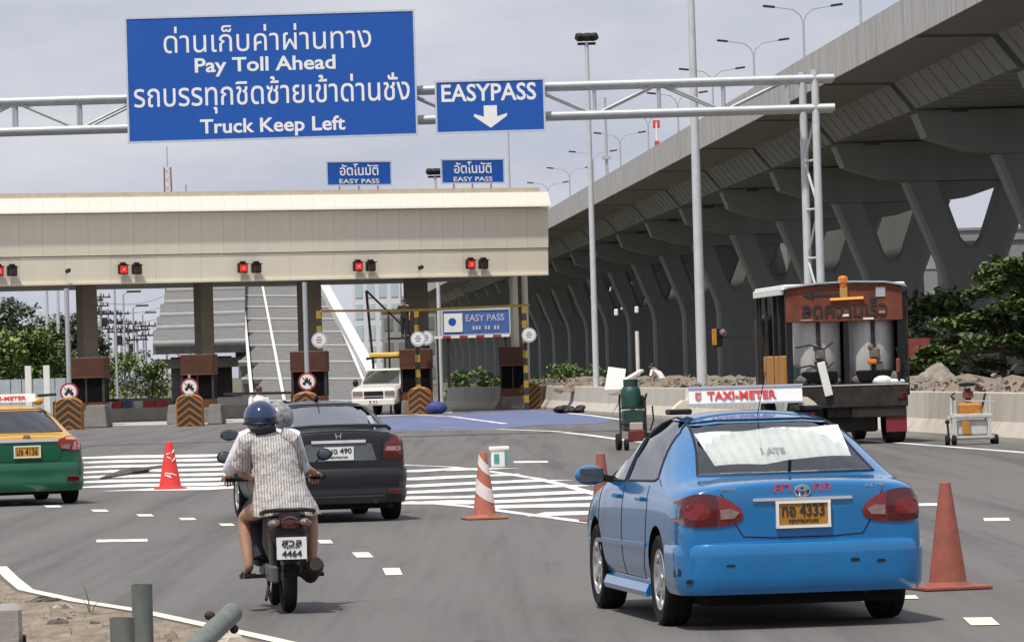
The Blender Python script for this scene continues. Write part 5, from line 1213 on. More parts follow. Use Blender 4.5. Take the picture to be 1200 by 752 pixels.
# ---------------------------------------------------------------- scooter
sx0 = G(338.5, 717); SH = R(7.5)
sc = thing('motor_scooter', 'black motor scooter with white number plate ridden by two people', 'scooter', sx0, SH)
sblk = M('scooter_black', (.007, .007, .008), .45, var=.2, spec=.25); sgry = M('scooter_grey', (.10, .10, .10), .45, .4, var=.2); smar = M('scooter_maroon', (.10, .012, .015), .35, var=.2, coat=.3)
def mwheel(y, r, w, par):
    t = MB(); mt = Matrix.Translation((0, y, r)) @ Matrix.Rotation(R(90), 4, 'Y'); w2 = w/2
    t.lathe([(r*.72, -w2*.7), (r*.86, -w2), (r*.95, -w2*.8), (r, -w2*.3), (r, w2*.3), (r*.95, w2*.8), (r*.86, w2), (r*.72, w2*.7)], 30, mt, False); o = t.build('wheel', rubber, par, True)
    m_ = MB(); m_.X = mt; m_.lathe([(r*.74, -w2*.6), (r*.74, w2*.6), (r*.68, w2*.5), (r*.68, -w2*.5)], 26, None, False)
    for k in range(5): a = 2*math.pi*k/5; m_.bar((0, 0, 0), (r*.7*math.cos(a), r*.7*math.sin(a), 0), .03, .025)
    m_.lathe([(.04, -w2), (.04, w2)], 12); m_.X = None; m_.build('rim', alloy, o, True)
mwheel(0, .285, .105, sc); mwheel(1.26, .28, .09, sc)
def pr(y, w, z0, z1): return [Vector((x, y, z)) for x, z in ((-w*.7, z0), (w*.7, z0), (w, z0+(z1-z0)*.35), (w*.9, z1-.02), (w*.6, z1), (-w*.6, z1), (-w*.9, z1-.02), (-w, z0+(z1-z0)*.35))]
MB().loft([pr(-.36, .06, .60, .70), pr(-.30, .11, .56, .735), pr(-.1, .155, .48, .75), pr(.2, .165, .42, .75), pr(.5, .15, .38, .74), pr(.66, .11, .34, .62)]).build('tail_cowl', sblk, sc, True)
MB().loft([pr(-.28, .10, .735, .775), pr(-.1, .15, .74, .80), pr(.25, .16, .74, .81), pr(.45, .14, .735, .775), pr(.68, .10, .72, .76)]).build('seat', M('seat_vinyl', (.02, .02, .02), .6, bump=.2), sc, True)
MB().tube([(-.17, .12, .74), (-.20, -.12, .76), (-.185, -.30, .775), (-.10, -.40, .785), (.10, -.40, .785), (.185, -.30, .775), (.20, -.12, .76), (.17, .12, .74)], .016, 8).build('grab_rail', sblk, sc, True)
o = MB().ball((0, -.335, .68), (.075, .045, .06), 12, 8).build('tail_light', lens_red, sc, True)
for s in (-1, 1): MB().ball((s*.115, -.31, .685), (.05, .05, .032), 10, 7).build('turn_signal', lens_clear, sc, True)
MB().loft([pr(-.40, .09, .40, .44), pr(-.36, .095, .42, .60), pr(-.20, .07, .46, .62)]).build('mudguard', sblk, sc, True)
m_ = MB(); 
pts = [(0, .0+.34*math.cos(a), .285+.34*math.sin(a)) for a in [R(20+i*18) for i in range(9)]]
secs = [[Vector((x, p[1], p[2]))+Vector((0, math.cos(R(20+i*18)), math.sin(R(20+i*18))))*k for x, k in ((-.075, -.03), (-.05, .0), (.05, 0), (.075, -.03))] for i, p in enumerate(pts)]; m_.loft(secs, False, False); m_.build('wheel_guard', M('guard_grey', (.045, .045, .045), .5), sc, True)
o = MB().box((0, -.425, .50), (.225, .012, .165)).build('number_plate', plate_w, sc)
for s_, z, h in (('\u0e2a\u0e27\u0e25', .54, .045), ('4464', .46, .05)):
    t_ = put_text('plate_characters', s_, black_print, o, (0, -.434, z), .15, h, .004, .02)
t_ = put_text('plate_characters', '\u0e01\u0e23\u0e38\u0e07\u0e40\u0e17\u0e1e\u0e2f', black_print, o, (0, -.434, .505), .12, .018, .003, .01)
MB().tube([(.12, .35, .28), (.15, .2, .25), (.165, .05, .27)], .022, 8).tube([(.165, .08, .26), (.17, 0, .275), (.18, -.32, .36), (.18, -.40, .375)], [.04, .062, .07, .05], 12).build('exhaust', steel_dark, sc, True)
MB().box((.205, -.12, .33), (.03, .30, .13), rx=-.2, bev=.012).build('exhaust_guard', sblk, sc)
for s in (-1, 1): MB().tube([(s*.11, -.02, .30), (s*.12, -.14, .62)], [.028, .032], 10).build('rear_shock', sgry, sc, True)
MB().box((-.12, .0, .30), (.06, .62, .13), bev=.025).build('swing_arm', sgry, sc)
MB().box((0, .62, .30), (.30, .5, .10), bev=.03).build('footboard', sblk, sc)
for s in (-1, 1): MB().bar((s*.12, .28, .27), (s*.30, .28, .27), .03).build('footpeg', sblk, sc)
MB().bar((-.12, .25, .22), (-.17, .0, .10), .02).build('side_stand', steel_dark, sc)
MB().loft([pr(.90, .17, .35, .80), pr(1.0, .19, .40, .88), pr(1.08, .13, .5, .85)]).build('leg_shield', smar, sc, True)
MB().loft([pr(.95, .10, .86, 1.02), pr(1.05, .13, .84, 1.03), pr(1.15, .08, .86, .98)]).build('handlebar_cowl', sblk, sc, True)
for s in (-1, 1): MB().bar((s*.07, 1.12, .75), (s*.07, 1.26, .28), .04).build('fork_leg', sgry, sc)
MB().tube([(-.37, .90, 1.0), (-.2, 1.0, .99), (.2, 1.0, .99), (.37, .90, 1.0)], .014, 8).build('handlebar', steel_dark, sc, True)
for s in (-1, 1):
    MB().tube([(s*.27, .955, .998), (s*.385, .89, 1.0)], .019, 8).build('grip', rubber, sc, True)
    m_ = MB(); m_.tube([(s*.25, .97, 1.0), (s*.30, .97, 1.09), (s*.36, .96, 1.15)], .007, 6); m_.ball((s*.39, .95, 1.17), (.06, .022, .048), 14, 8); o = m_.build('mirror', sblk, sc, True)
    MB().ball((s*.39, .932, 1.17), (.048, .008, .038), 12, 6).build('mirror_glass', MATS['mirror_glass'], o, True)
# ---------------------------------------------------------------- pillion rider
pil = thing('person', 'pillion passenger in blue helmet and grey striped blouse, bare legs, seated behind the driver', 'person', sx0, SH)
N = {'pelvis': ((-.01, .03, .83), .13), 'waist': ((-.035, .04, .99), .105), 'chest': ((-.075, .06, 1.17), .12), 'ntop': ((-.115, .075, 1.32), .07), 'neck': ((-.135, .085, 1.39), .05), 'head': ((-.16, .10, 1.48), (.085, .095)), 'crown': ((-.165, .10, 1.55), (.06, .07)),
     'shL': ((-.27, .06, 1.285), .058), 'elL': ((-.32, .20, 1.07), .041), 'wrL': ((-.24, .41, 1.02), .028), 'shR': ((.045, .06, 1.295), .058), 'elR': ((.125, .20, 1.09), .041), 'wrR': ((.14, .41, 1.03), .028),
     'hipL': ((-.12, .08, .82), .10), 'knL': ((-.285, .44, .72), .058), 'caL': ((-.28, .40, .56), .055), 'anL': ((-.265, .31, .335), .034), 'toL': ((-.285, .46, .285), .03),
     'hipR': ((.11, .08, .82), .10), 'knR': ((.225, .44, .72), .058), 'caR': ((.225, .40, .56), .055), 'anR': ((.215, .31, .335), .034), 'toR': ((.235, .46, .285), .03)}
E = chain('pelvis', 'waist', 'chest', 'ntop', 'neck', 'head', 'crown')+[('ntop', 'shL'), ('ntop', 'shR'), ('pelvis', 'hipL'), ('pelvis', 'hipR')]
for s in 'LR': E += chain('sh'+s, 'el'+s, 'wr'+s)+chain('hip'+s, 'kn'+s, 'ca'+s, 'an'+s, 'to'+s)
hand(N, E, 'wrL', N['wrL'][0], (.35, 1, -.1), (0, .2, 1), (-1, .2, 0), .35); hand(N, E, 'wrR', N['wrR'][0], (-.35, 1, -.1), (0, .2, 1), (1, .2, 0), .35)
def body(par, N, E, mat=skin_m):
    me = skin_mesh(N, E, 'pelvis'); me.materials.append(mat); return link('body', me, par)
body(pil, N, E); face(pil, (-.16, .10, 1.475), (0, 1, 0))
# striped blouse
bl = bpy.data.materials.new('striped_blouse'); bl.use_nodes = True; t_ = bl.node_tree; bs = t_.nodes['Principled BSDF']; bs.inputs['Roughness'].default_value = .85
tcb = nn(t_, 'ShaderNodeTexCoord'); wv = nn(t_, 'ShaderNodeTexWave', bands_direction='X'); wv.inputs['Scale'].default_value = 15; wv.inputs['Distortion'].default_value = 2.6; wv.inputs['Detail'].default_value = 2; wv.inputs['Detail Scale'].default_value = 2.5
rb = nn(t_, 'ShaderNodeValToRGB'); rb.color_ramp.elements[0].position = .3; rb.color_ramp.elements[1].position = .65; rb.color_ramp.elements[0].color = (.27, .25, .235, 1); rb.color_ramp.elements[1].color = (.50, .48, .46, 1)
t_.links.new(tcb.outputs['Object'], wv.inputs['Vector']); t_.links.new(wv.outputs['Fac'], rb.inputs[0]); t_.links.new(rb.outputs[0], bs.inputs['Base Color'])
nb = nn(t_, 'ShaderNodeTexNoise'); nb.inputs['Scale'].default_value = 11; nb.inputs['Detail'].default_value = 4; bb = nn(t_, 'ShaderNodeBump'); bb.inputs['Strength'].default_value = .7; bb.inputs['Distance'].default_value = .05; t_.links.new(tcb.outputs['Object'], nb.inputs['Vector']); t_.links.new(nb.outputs['Fac'], bb.inputs['Height']); t_.links.new(bb.outputs[0], bs.inputs['Normal'])
m_ = MB(); m_.loft(rings([(-.0, -.01, .735, .255, .215), (-.01, 0, .80, .245, .21), (-.03, .02, .90, .215, .19), (-.045, .035, 1.0, .185, .165), (-.06, .045, 1.10, .172, .15), (-.08, .055, 1.20, .178, .145), (-.10, .065, 1.275, .185, .13), (-.115, .07, 1.325, .15, .11), (-.125, .075, 1.36, .10, .085), (-.13, .08, 1.385, .068, .068)], 44, .045, 3), cap=False)
bo = m_.build('blouse', bl, pil, True)
for s in (-1, 1):
    a = Vector((-.27, .06, 1.29)) if s < 0 else Vector((.045, .06, 1.30)); e = Vector(N['elL' if s < 0 else 'elR'][0]); m_ = MB(); m_.tube([a+Vector((-s*.07, 0, .03)), a, a+(e-a)*.4, a+(e-a)*.78], [.075, .078, .078, .085], 16, cap=False); m_.build('sleeve', bl, bo, True)
hm = M('helmet_blue', (.008, .024, .075), .12, var=.1, coat=.8)
m_ = MB(); m_.ball((-.165, .09, 1.48), (.13, .155, .13), 24, 16); hl = m_.build('helmet', hm, pil, True)
MB().tube([(-.165+.130*math.cos(a), .09+.153*math.sin(a), 1.435) for a in [2*math.pi*i/24 for i in range(25)]], .010, 6).build('helmet_rim', black, hl, True)
m_ = MB(); m_.ball((-.15, .055, 1.385), (.10, .085, .075), 14, 9); m_.build('hair', M('hair_black', (.012, .010, .009), .5), pil, True)
for s, a in (('L', 'anL'), ('R', 'anR')):
    t0 = Vector(N['to'+s][0]); a0 = Vector(N[a][0]); m_ = MB(); m_.bar(a0+Vector((0, -.06, -.055)), t0+Vector((0, .08, -.03)), .085, .028); m_.tube([t0+Vector((-.045, -.03, -.02)), t0+Vector((0, -.02, .04)), t0+Vector((.045, -.03, -.02))], .012, 6); m_.build('sandal', black, pil)
# ---------------------------------------------------------------- driver
dr = thing('person', 'scooter driver in white shirt and mottled grey helmet, arms reaching to the handlebar', 'person', sx0, SH)
N = {'pelvis': ((0, .46, .84), .14), 'waist': ((0, .47, 1.0), .12), 'chest': ((-.05, .50, 1.20), .14), 'ntop': ((-.05, .53, 1.35), .08), 'neck': ((-.01, .55, 1.41), .055), 'head': ((.01, .58, 1.47), (.085, .1)), 'crown': ((.01, .58, 1.53), (.06, .07)),
     'shL': ((-.255, .50, 1.32), .058), 'elL': ((-.375, .62, 1.08), .04), 'wrL': ((-.36, .83, 1.035), .03), 'shR': ((.11, .50, 1.32), .058), 'elR': ((.19, .66, 1.08), .04), 'wrR': ((.30, .83, 1.035), .03),
     'hipL': ((-.11, .52, .83), .10), 'knL': ((-.20, .92, .72), .065), 'anL': ((-.14, .80, .39), .042), 'toL': ((-.15, .95, .365), .035), 'hipR': ((.11, .52, .83), .10), 'knR': ((.20, .92, .72), .065), 'anR': ((.14, .80, .39), .042), 'toR': ((.15, .95, .365), .035)}
E = chain('pelvis', 'waist', 'chest', 'ntop', 'neck', 'head', 'crown')+[('ntop', 'shL'), ('ntop', 'shR'), ('pelvis', 'hipL'), ('pelvis', 'hipR')]
for s in 'LR': E += chain('sh'+s, 'el'+s, 'wr'+s)+chain('hip'+s, 'kn'+s, 'an'+s, 'to'+s)
hand(N, E, 'wrL', N['wrL'][0], (0, 1, -.25), (1, .3, 0), (0, 0, 1), .55); hand(N, E, 'wrR', N['wrR'][0], (0, 1, -.25), (-1, .3, 0), (0, 0, 1), .55)
body(dr, N, E); face(dr, (.01, .585, 1.46), (0, 1, 0))
wsh = M('shirt_white', (.66, .645, .70), .85, var=.08, scale=9, bump=1.0, bscale=9)
m_ = MB(); m_.loft(rings([(-.005, .45, .74, .215, .17), (0, .46, .86, .205, .165), (0, .47, 1.0, .195, .155), (-.04, .49, 1.15, .20, .16), (-.06, .505, 1.26, .20, .145), (-.06, .52, 1.34, .165, .12), (-.02, .535, 1.39, .10, .085), (-.005, .54, 1.41, .075, .072)], 28, .02, 5), cap=False); so_ = m_.build('shirt', wsh, dr, True)
for s in 'LR':
    a, e, w_ = (Vector(N[k+s][0]) for k in ('sh', 'el', 'wr')); sx = -1 if s == 'L' else 1
    m_ = MB(); m_.tube([a+Vector((-sx*.09, 0, .03)), a, a+(e-a)*.5, a+(e-a)*.92, e+(w_-e)*.12], [.066, .068, .062, .057, .054], 16, cap=False); m_.build('sleeve', wsh, so_, True)
    h_, k_, n_ = (Vector(N[k+s][0]) for k in ('hip', 'kn', 'an')); MB().tube([Vector((sx*.03, .47, .85)), h_, k_, k_+(n_-k_)*.1+Vector((0, .01, 0)), n_], [.12, .12, .085, .08, .06], 14).build('trouser_leg', M('trousers_dark', (.02, .022, .035), .8), dr, True)
    MB().ball((sx*.148, .88, .365), (.05, .12, .045), 10, 7).build('shoe', black, dr, True)
m_ = MB(); m_.ball((.005, .57, 1.47), (.122, .15, .125), 22, 14); m_.build('helmet', M('helmet_mottled', (.22, .22, .22), .35, var=.65, scale=22, dirt=(.10, .10, .11), dth=.5), dr, True)
# ---------------------------------------------------------------- standing figures
def person(label, loc, h, shirt, trous, rz=0, hat=None, pose=None, bend=0, m=skin_m):
    t = thing('person', label, 'person', loc, rz); k = h/1.7
    N = {'pelvis': ((0, 0, .92), .12), 'waist': ((0, bend*.3, 1.08), .105), 'chest': ((0, bend*.65, 1.26-abs(bend)*.1), .125), 'ntop': ((0, bend, 1.41-abs(bend)*.25), .07), 'neck': ((0, bend*1.05, 1.47-abs(bend)*.3), .05), 'head': ((0, bend*1.2+.02, 1.57-abs(bend)*.4), (.08, .095)), 'crown': ((0, bend*1.25+.02, 1.63-abs(bend)*.4), (.055, .065))}
    E = chain('pelvis', 'waist', 'chest', 'ntop', 'neck', 'head', 'crown')
    for s, sx in (('L', -1), ('R', 1)):
        a = (pose or {}).get(s, (.26, .05, 1.12, .27, .12, .88))
        N['sh'+s] = ((sx*.20, bend, 1.37-abs(bend)*.25), .055); N['el'+s] = ((sx*a[0], a[1]+bend, a[2]-abs(bend)*.2), .042); N['wr'+s] = ((sx*a[3], a[4]+bend, a[5]-abs(bend)*.2), .03)
        N['hip'+s] = ((sx*.10, 0, .88), .095); N['kn'+s] = ((sx*.12, .02, .48), .062); N['an'+s] = ((sx*.13, -.02, .09), .042); N['to'+s] = ((sx*.15, .13, .04), .036)
        E += [('ntop', 'sh'+s), ('pelvis', 'hip'+s)]+chain('sh'+s, 'el'+s, 'wr'+s)+chain('hip'+s, 'kn'+s, 'an'+s, 'to'+s)
        w_, e_ = Vector(N['wr'+s][0]), Vector(N['el'+s][0]); f_ = (w_-e_).normalized(); hand(N, E, 'wr'+s, w_, f_, (0, 1, .1), (-sx, .2, 0), .3)
    N = {a: (tuple(c*k for c in p), (tuple(r*k for r in rr) if isinstance(rr, tuple) else rr*k)) for a, (p, rr) in N.items()}
    body(t, N, E, m); hd = Vector(N['head'][0]); face(t, hd, (0, 1, 0), k, m)
    g_ = lambda n: Vector(N[n][0])
    pv, ws, ch, nt = g_('pelvis'), g_('waist'), g_('chest'), g_('ntop'); m_ = MB()
    m_.loft(rings([(pv.x, pv.y, pv.z-.04*k, .19*k, .145*k), (ws.x, ws.y, ws.z, .175*k, .135*k), (ch.x, ch.y, ch.z, .20*k, .145*k), (nt.x, nt.y, nt.z-.04*k, .19*k, .11*k), (nt.x, nt.y, nt.z+.02*k, .08*k, .07*k)], 18, .01), cap=False); so_ = m_.build('shirt', shirt, t, True)
    for s in 'LR':
        a, e = g_('sh'+s), g_('el'+s); MB().tube([a, a+(e-a)*.5, e], [.075*k, .068*k, .06*k], 12).build('sleeve', shirt, so_, True)
        h_, k_, n_ = g_('hip'+s), g_('kn'+s), g_('an'+s); MB().tube([h_+Vector((0, 0, .08*k)), h_, k_, n_+Vector((0, 0, .02))], [.11*k, .115*k, .082*k, .062*k], 12).build('trouser_leg', trous, t, True)
        MB().ball(n_+Vector((0, .05*k, -.04*k)), (.05*k, .13*k, .045*k), 10, 6).build('shoe', black, t, True)
    m_ = MB(); m_.ball(hd+Vector((0, -.02*k, .035*k)), (.092*k, .105*k, .085*k), 14, 9); m_.build('hair' if hat is None else 'cap', hat or MATS['hair_black'], t, True)
    return t
dk = M('cloth_black', (.015, .015, .017), .85); navy = M('cloth_navy', (.03, .04, .08), .85)
p = P(475, 395, 199); person('dark clothed person standing on the roof of the booth beside the pickup', (p.x, p.y, p.z), 1.62, dk, dk, R(160), None, {'R': (.30, .15, 1.20, .38, .30, 1.25)})
pl_ = thing('work_platform', 'dark steel access platform with railings beside the fourth booth', 'platform', (p.x, 199.2, 0)); MB().box((0, .2, p.z-.04), (1.5, 1.2, .08)).build('platform_deck', steel_dark, pl_)
for sx in (-1, 1):
    for sy in (-.35, .75): MB().box((sx*.7, sy, (p.z+1)/2-.05), (.05, .05, p.z+1)).build('upright', steel_dark, pl_)
    MB().bar((sx*.7, -.35, p.z+1), (sx*.7, .75, p.z+1), .05).build('handrail', steel_dark, pl_)
p = P(777, 452, 166); person('worker in pale clothes bending over on the rubble behind the barrier', (p.x, 166, .42), 1.55, white_p, M('cloth_khaki', (.30, .27, .22), .85), R(70), None, None, .35)
g = P(306, 525, 116); person('person with a dark red cap and white shirt seen above the blue helmet', (g.x-.02, 116, .0), 1.56, white_p, navy, R(200), M('cap_dark', (.09, .04, .035), .7), None, 0, M('skin_dark', (.17, .075, .05), .6))
# ================================================================== cones
cone_fade = M('cone_faded_orange', (.27, .075, .05), .65, var=.22, scale=7, dirt=(.18, .075, .055), dth=.5); cone_red = M('cone_bright_red', (.62, .035, .03), .5, var=.1, scale=6); cone_pale = M('cone_pale_orange', (.40, .13, .08), .65, var=.15, scale=8, dirt=(.40, .27, .2), dth=.55)
band_w = M('cone_white_band', (.66, .60, .56), .6, var=.12, scale=9, dirt=(.42, .3, .25), dth=.6)
def cone(label, loc, h, rb, rt, base, mat, bands=(), rz=.2, diag=False):
    t = thing('traffic_cone', label, 'traffic cone', loc, rz)
    f = lambda z: rb+(rt-rb)*z/h
    MB().lathe([(f(.03), .03), (f(h*.5), h*.5), (f(h), h), (f(h)*.7, h+.006)], 20).build('cone_body', mat, t, True)
    m_ = MB(); m_.box((0, 0, .018), (base, base, .028), bev=.012); m_.lathe([(f(.0)*1.12, .03), (f(.05), .06)], 20, None, False); m_.build('cone_base', M('cone_base_'+mat.name, tuple(c*.8 for c in mat.node_tree.nodes['Color Ramp'].color_ramp.elements[1].color[:3]), .8, dirt=(.10, .07, .06), scale=6), t)
    for (z0, z1, ph) in bands:
        n = 20; vs = []; fs = []
        for z, top in ((z0, 0), (z1, 1)):
            for j in range(n): a = 2*math.pi*j/n; zz = (z+(.10*math.cos(a-ph)*h if diag else 0))*1.0; zz = min(zz, h-.01); r_ = f(zz)+.004; vs.append((r_*math.cos(a), r_*math.sin(a), zz))
        for j in range(n): fs.append((j, (j+1) % n, n+(j+1) % n, n+j))
        MB().add(vs, fs).build('white_band', band_w, t, True)
    return t
gc = 'traffic cones set out on the road'
cone('faded plain orange traffic cone right of the blue taxi', G(1111, 690), .82, .155, .042, .54, cone_fade, rz=.25)['group'] = gc
cone('orange traffic cone with white bands in the middle of the road', G(568, 608), .80, .145, .045, .50, cone_pale, [(.27, .44, 2.6), (.60, .73, 2.6)], diag=True)['group'] = gc
t = cone('bright red traffic cone with white scrawl left of the dark saloon', G(199.5, 573), .76, .19, .055, .48, cone_red); t['group'] = gc
m_ = MB(); q = random.Random(4)
for k in range(9):
    z = q.uniform(.16, .62); a0 = -math.pi/2+q.uniform(-.8, .6); fr = lambda z: .19-.135*z/.76+.004
    pts = [(fr(z+d*j)*math.cos(a0+j*.22), fr(z+d*j)*math.sin(a0+j*.22), z+d*j) for d in (q.uniform(-.03, .03),) for j in range(4)]; m_.tube(pts, .010, 5)
o = m_.build('white_scrawl', band_w, t); o['kind'] = 'stuff'
cone('orange traffic cone half hidden behind the blue taxi mirror', G(706, 611), .78, .13, .05, .46, cone_fade)['group'] = gc
p = G(585.5, 548); t = thing('paint_crate', 'small white box with teal panels standing behind the banded cone', 'box', p, .1); s = p.y/FPX
MB().box((0, 0, 10.5*s), (19*s, .22, 21*s), bev=.02).build('box_body', white_p, t); MB().box((0, 0, 23*s), (23*s, .26, 4.5*s), bev=.015).build('lid', white_p, t)
teal = M('teal_label', (.06, .30, .27), .5); MB().box((-4*s, -.112, 11*s), (6*s, .012, 11*s)).build('teal_panel', teal, t); MB().box((7.3*s, -.112, 11*s), (3.5*s, .012, 17*s)).build('teal_panel', teal, t)
p = G(196, 556.5); t = thing('road_stick', 'dark broken branch lying on the white hatching left of the red cone', 'branch', p, 0); a, b_ = G(118, 561.5)-p, G(173, 552.5)-p
MB().tube([a+Vector((0, 0, .02)), a*.4+b_*.6+Vector((0, 0, .06)), b_+Vector((0, 0, .05))], [.02, .09, .05], 6).build('stem', bark, t); MB().tube([a*.3+b_*.7+Vector((0, 0, .05)), b_+Vector((.2, .9, .09))], [.06, .02], 5).build('twig', bark, t)
# ================================================================== work truck
g = G(997, 520.5); TH = R(4.2); tr = thing('work_truck', 'rusty road works truck carrying two pale tanks under a red warning board', 'truck', g, TH)
tank_m = M('tank_grey', (.50, .49, .475), .5, var=.15, scale=2.5, dirt=(.10, .08, .07), stretch=(1.5, 1.5, .35), dth=.52); board_m = M('board_red', (.15, .035, .017), .75, var=.35, scale=3, dirt=(.11, .03, .016), dth=.5)
orange_m = M('crate_orange', (.42, .18, .025), .6, var=.2, scale=6)
MB().box((0, 2.6, 1.17), (2.46, 5.2, .16), bev=.02).build('deck', steel_dark, tr); MB().box((0, .0, .98), (2.46, .12, .42), bev=.02).build('rear_beam', steel_dark, tr); MB().box((.62, .02, .72), (1.15, .1, .34), bev=.02).build('rear_panel', steel_dark, tr)
MB().box((0, 2.6, .75), (.9, 5, .35)).build('chassis', steel_dark, tr); MB().box((.0, .75, .50), (1.3, .7, .5), bev=.04).build('underdeck_fill', steel_dark, tr); MB().box((-.75, .3, .62), (.5, .2, .4), bev=.03).build('underdeck_box', black, tr)  # chassis, then boxes added only to fill the dark space under the deck
for s in (-1, 1): MB().box((0, -.062, 1.24), (2.5, .02, .03)).build('deck_edge', galv, tr) if s > 0 else None
for x in (-1.0, 1.0): wheel(tr, x, .55, .48, .42, 1 if x > 0 else -1, steel_dark, 6); wheel(tr, x, 5.6, .48, .26, 1 if x > 0 else -1, steel_dark, 6)
for x in (-.95, .98): MB().box((x, .02, .47), (.44, .03, .46)).build('mudflap', M('mudflap_red', (.16, .012, .02), .7), tr)
for x, z in ((-1.22, 1.0), (1.22, 1.0)): MB().box((x*.9, -.07, z), (.2, .04, .12), bev=.01).build('tail_light', lens_red, tr)
for x in (-.60, .555):
    m_ = MB(); m_.lathe([(.10, 1.26), (.52, 1.27), (.54, 1.32), (.54, 2.75), (.50, 2.9), (.1, 2.98)], 28, Matrix.Translation((x, .72, 0))); tk = m_.build('tank', tank_m, tr, True)
    MB().tube([(x, .13, 2.62), (x, .14, 1.55)], .045, 8).build('pipe', steel_dark, tk); MB().tube([(x-.1, .12, 1.75), (x+.18, .10, 1.72)], .05, 8).box((x+.02, .1, 1.9), (.2, .16, .22), bev=.03).ball((x-.06, .08, 2.02), .07, 8, 6).build('valve', M('valve_grime', (.13, .11, .10), .7, var=.4, scale=14), tk)
    MB().box((x, .12, 1.42), (.75, .2, .24), bev=.03).build('burner_box', dark, tk)
for x, w_ in ((-1.22, .13), (1.15, .16), (-.02, .10)): MB().box((x, .1, 2.2), (w_, .14, 1.92)).build('frame_post', black, tr)
MB().box((1.27, .08, 2.1), (.04, .06, 2.2)).build('edge_pipe', steel_dark, tr)
MB().box((-.85, 3.3, 2.6), (.06, 3.4, 1.4)).build('shade_infill', dark, tr); MB().box((.1, 1.5, 2.3), (2.3, .06, 1.9)).build('rear_screen', dark, tr); MB().box((1.2, .9, 2.2), (.05, 1.5, 1.9)).build('side_screen', dark, tr)  # near-black sheets added to stand for the shaded inside of the body
for z, w_ in ((1.62, .9), (2.05, .5)): MB().tube([(-1.1, .06, z), (-.8, .0, z+.05), (-.5, .05, z-.05), (-.3, .1, z+.1)], .022, 6).build('hose', steel_dark, tr, True)
for x, z, r in ((-.95, 1.36, .12), (-.75, 1.33, .09), (.2, 1.34, .1), (.98, 1.38, .13), (-.25, 1.33, .08)): MB().ball((x, .12, z), (r*1.3, r, r), 9, 6).build('grimy_bundle', M('valve_grime', (.13, .11, .10), .7, var=.4, scale=14), tr)
MB().tube([(1.05, .0, 1.3), (1.12, -.02, 1.7), (1.02, .0, 2.0)], .03, 6).build('hose', black, tr, True)
MB().box((1.05, .0, 1.62), (.09, .06, .3), bev=.02).build('extinguisher_box', M('filter_red', (.18, .05, .04), .6), tr)
MB().box((-.05, .04, 2.95), (2.46, .06, .76), bev=.015).build('warning_board', board_m, tr)
put_text('board_lettering', '\u0e25\u0e14\u0e04\u0e27\u0e32\u0e21\u0e40\u0e23\u0e47\u0e27', black_print, tr, (-.05, .0, 2.86), 1.80, .40, .012, .02)
m_ = MB(); m_.box((-.35, 0, 3.14), (.78, .012, .06)); m_.add([(-.92, -.006, 3.14), (-.70, -.006, 3.24), (-.70, -.006, 3.04), (-.92, .006, 3.14), (-.70, .006, 3.24), (-.70, .006, 3.04)], [(0, 1, 2), (5, 4, 3), (0, 3, 4, 1), (1, 4, 5, 2), (2, 5, 3, 0)]); m_.build('board_arrow', black_print, tr)
for x, z, w_, h_, mt_ in ((.72, 3.17, .20, .2, galv), (-.02, 2.70, .2, .05, white_p), (.45, 2.62, .22, .04, white_p), (.74, 2.75, .14, .05, lens_pink), (-.85, 2.62, .26, .04, lens_pink)): MB().box((x, -.002, z), (w_, .014, h_)).build('board_patch', mt_, tr)
MB().bar((-.35, -.03, 3.04), (.35, -.03, 3.06), .05).build('light_tube', M('tube_amber', (.75, .35, .08), .4, emit=(1, .45, .1, .35)), tr)
amb = M('beacon_amber', (.50, .14, .012), .3, emit=(1, .3, .03, .1)); MB().lathe([(.08, 3.30), (.08, 3.38), (.105, 3.39), (.105, 3.48), (.07, 3.52), (.01, 3.53)], 16, Matrix.Translation((-.06, .02, 0))).build('beacon', amb, tr, True); MB().box((-.06, -.02, 3.18), (.16, .06, .22), bev=.01).build('beacon_bracket', M('bracket_amber', (.45, .25, .08), .5), tr)
m_ = MB(); m_.loft([[Vector((x, y, z)) for x, z in ((-1.34, 3.26), (-1.25, 3.33), (-.6, 3.40), (.1, 3.42), (.8, 3.40), (1.22, 3.33), (1.28, 3.26), (1.22, 3.29), (.8, 3.365), (.1, 3.385), (-.6, 3.365), (-1.22, 3.295))] for y in (-.06, .5)]); m_.build('roof_hoop', galv, tr, True)
MB().box((0, 2.7, 3.34), (2.56, 4.9, .07), bev=.03).build('roof', white_p, tr); MB().box((-1.30, 2.7, 3.24), (.05, 4.9, .15), bev=.02).build('roof_side', white_p, tr)
for y, w_ in ((1.5, .07), (2.3, .16), (3.6, .07), (4.6, .07), (5.1, .10)): MB().box((-1.24, y, 2.28), (.06, w_, 1.95)).build('side_post', black if w_ > .12 else steel_dark, tr)
MB().box((0, 5.8, 1.85), (2.3, 1.5, 1.9), bev=.12).build('cab', steel_dark, tr, True); MB().box((0, 5.02, 2.3), (1.7, .04, .6)).build('cab_rear_window', booth_glass, tr)
for y in (1.2, 2.0, 2.9, 3.7): MB().box((-1.02, y, 1.58), (.50, .72, .62), bev=.02).build('orange_crate', orange_m, tr)
MB().box((-1.15, .35, 1.55), (.2, .2, .28), bev=.02).build('blue_box', M('box_blue', (.16, .25, .32), .6), tr)
MB().bar((-1.2, 6.4, 2.3), (-1.95, 6.5, 2.35), .03).build('mirror_arm', steel_dark, tr); MB().box((-1.98, 6.5, 2.35), (.22, .08, .42), bev=.03).build('mirror_head', black, tr); MB().box((-2.05, 6.44, 2.35), (.11, .05, .36), bev=.02).build('mirror_marker', orange_m, tr); MB().ball((-1.86, 6.44, 2.45), .08, 8, 6).build('mirror_lamp', lens_clear, tr)
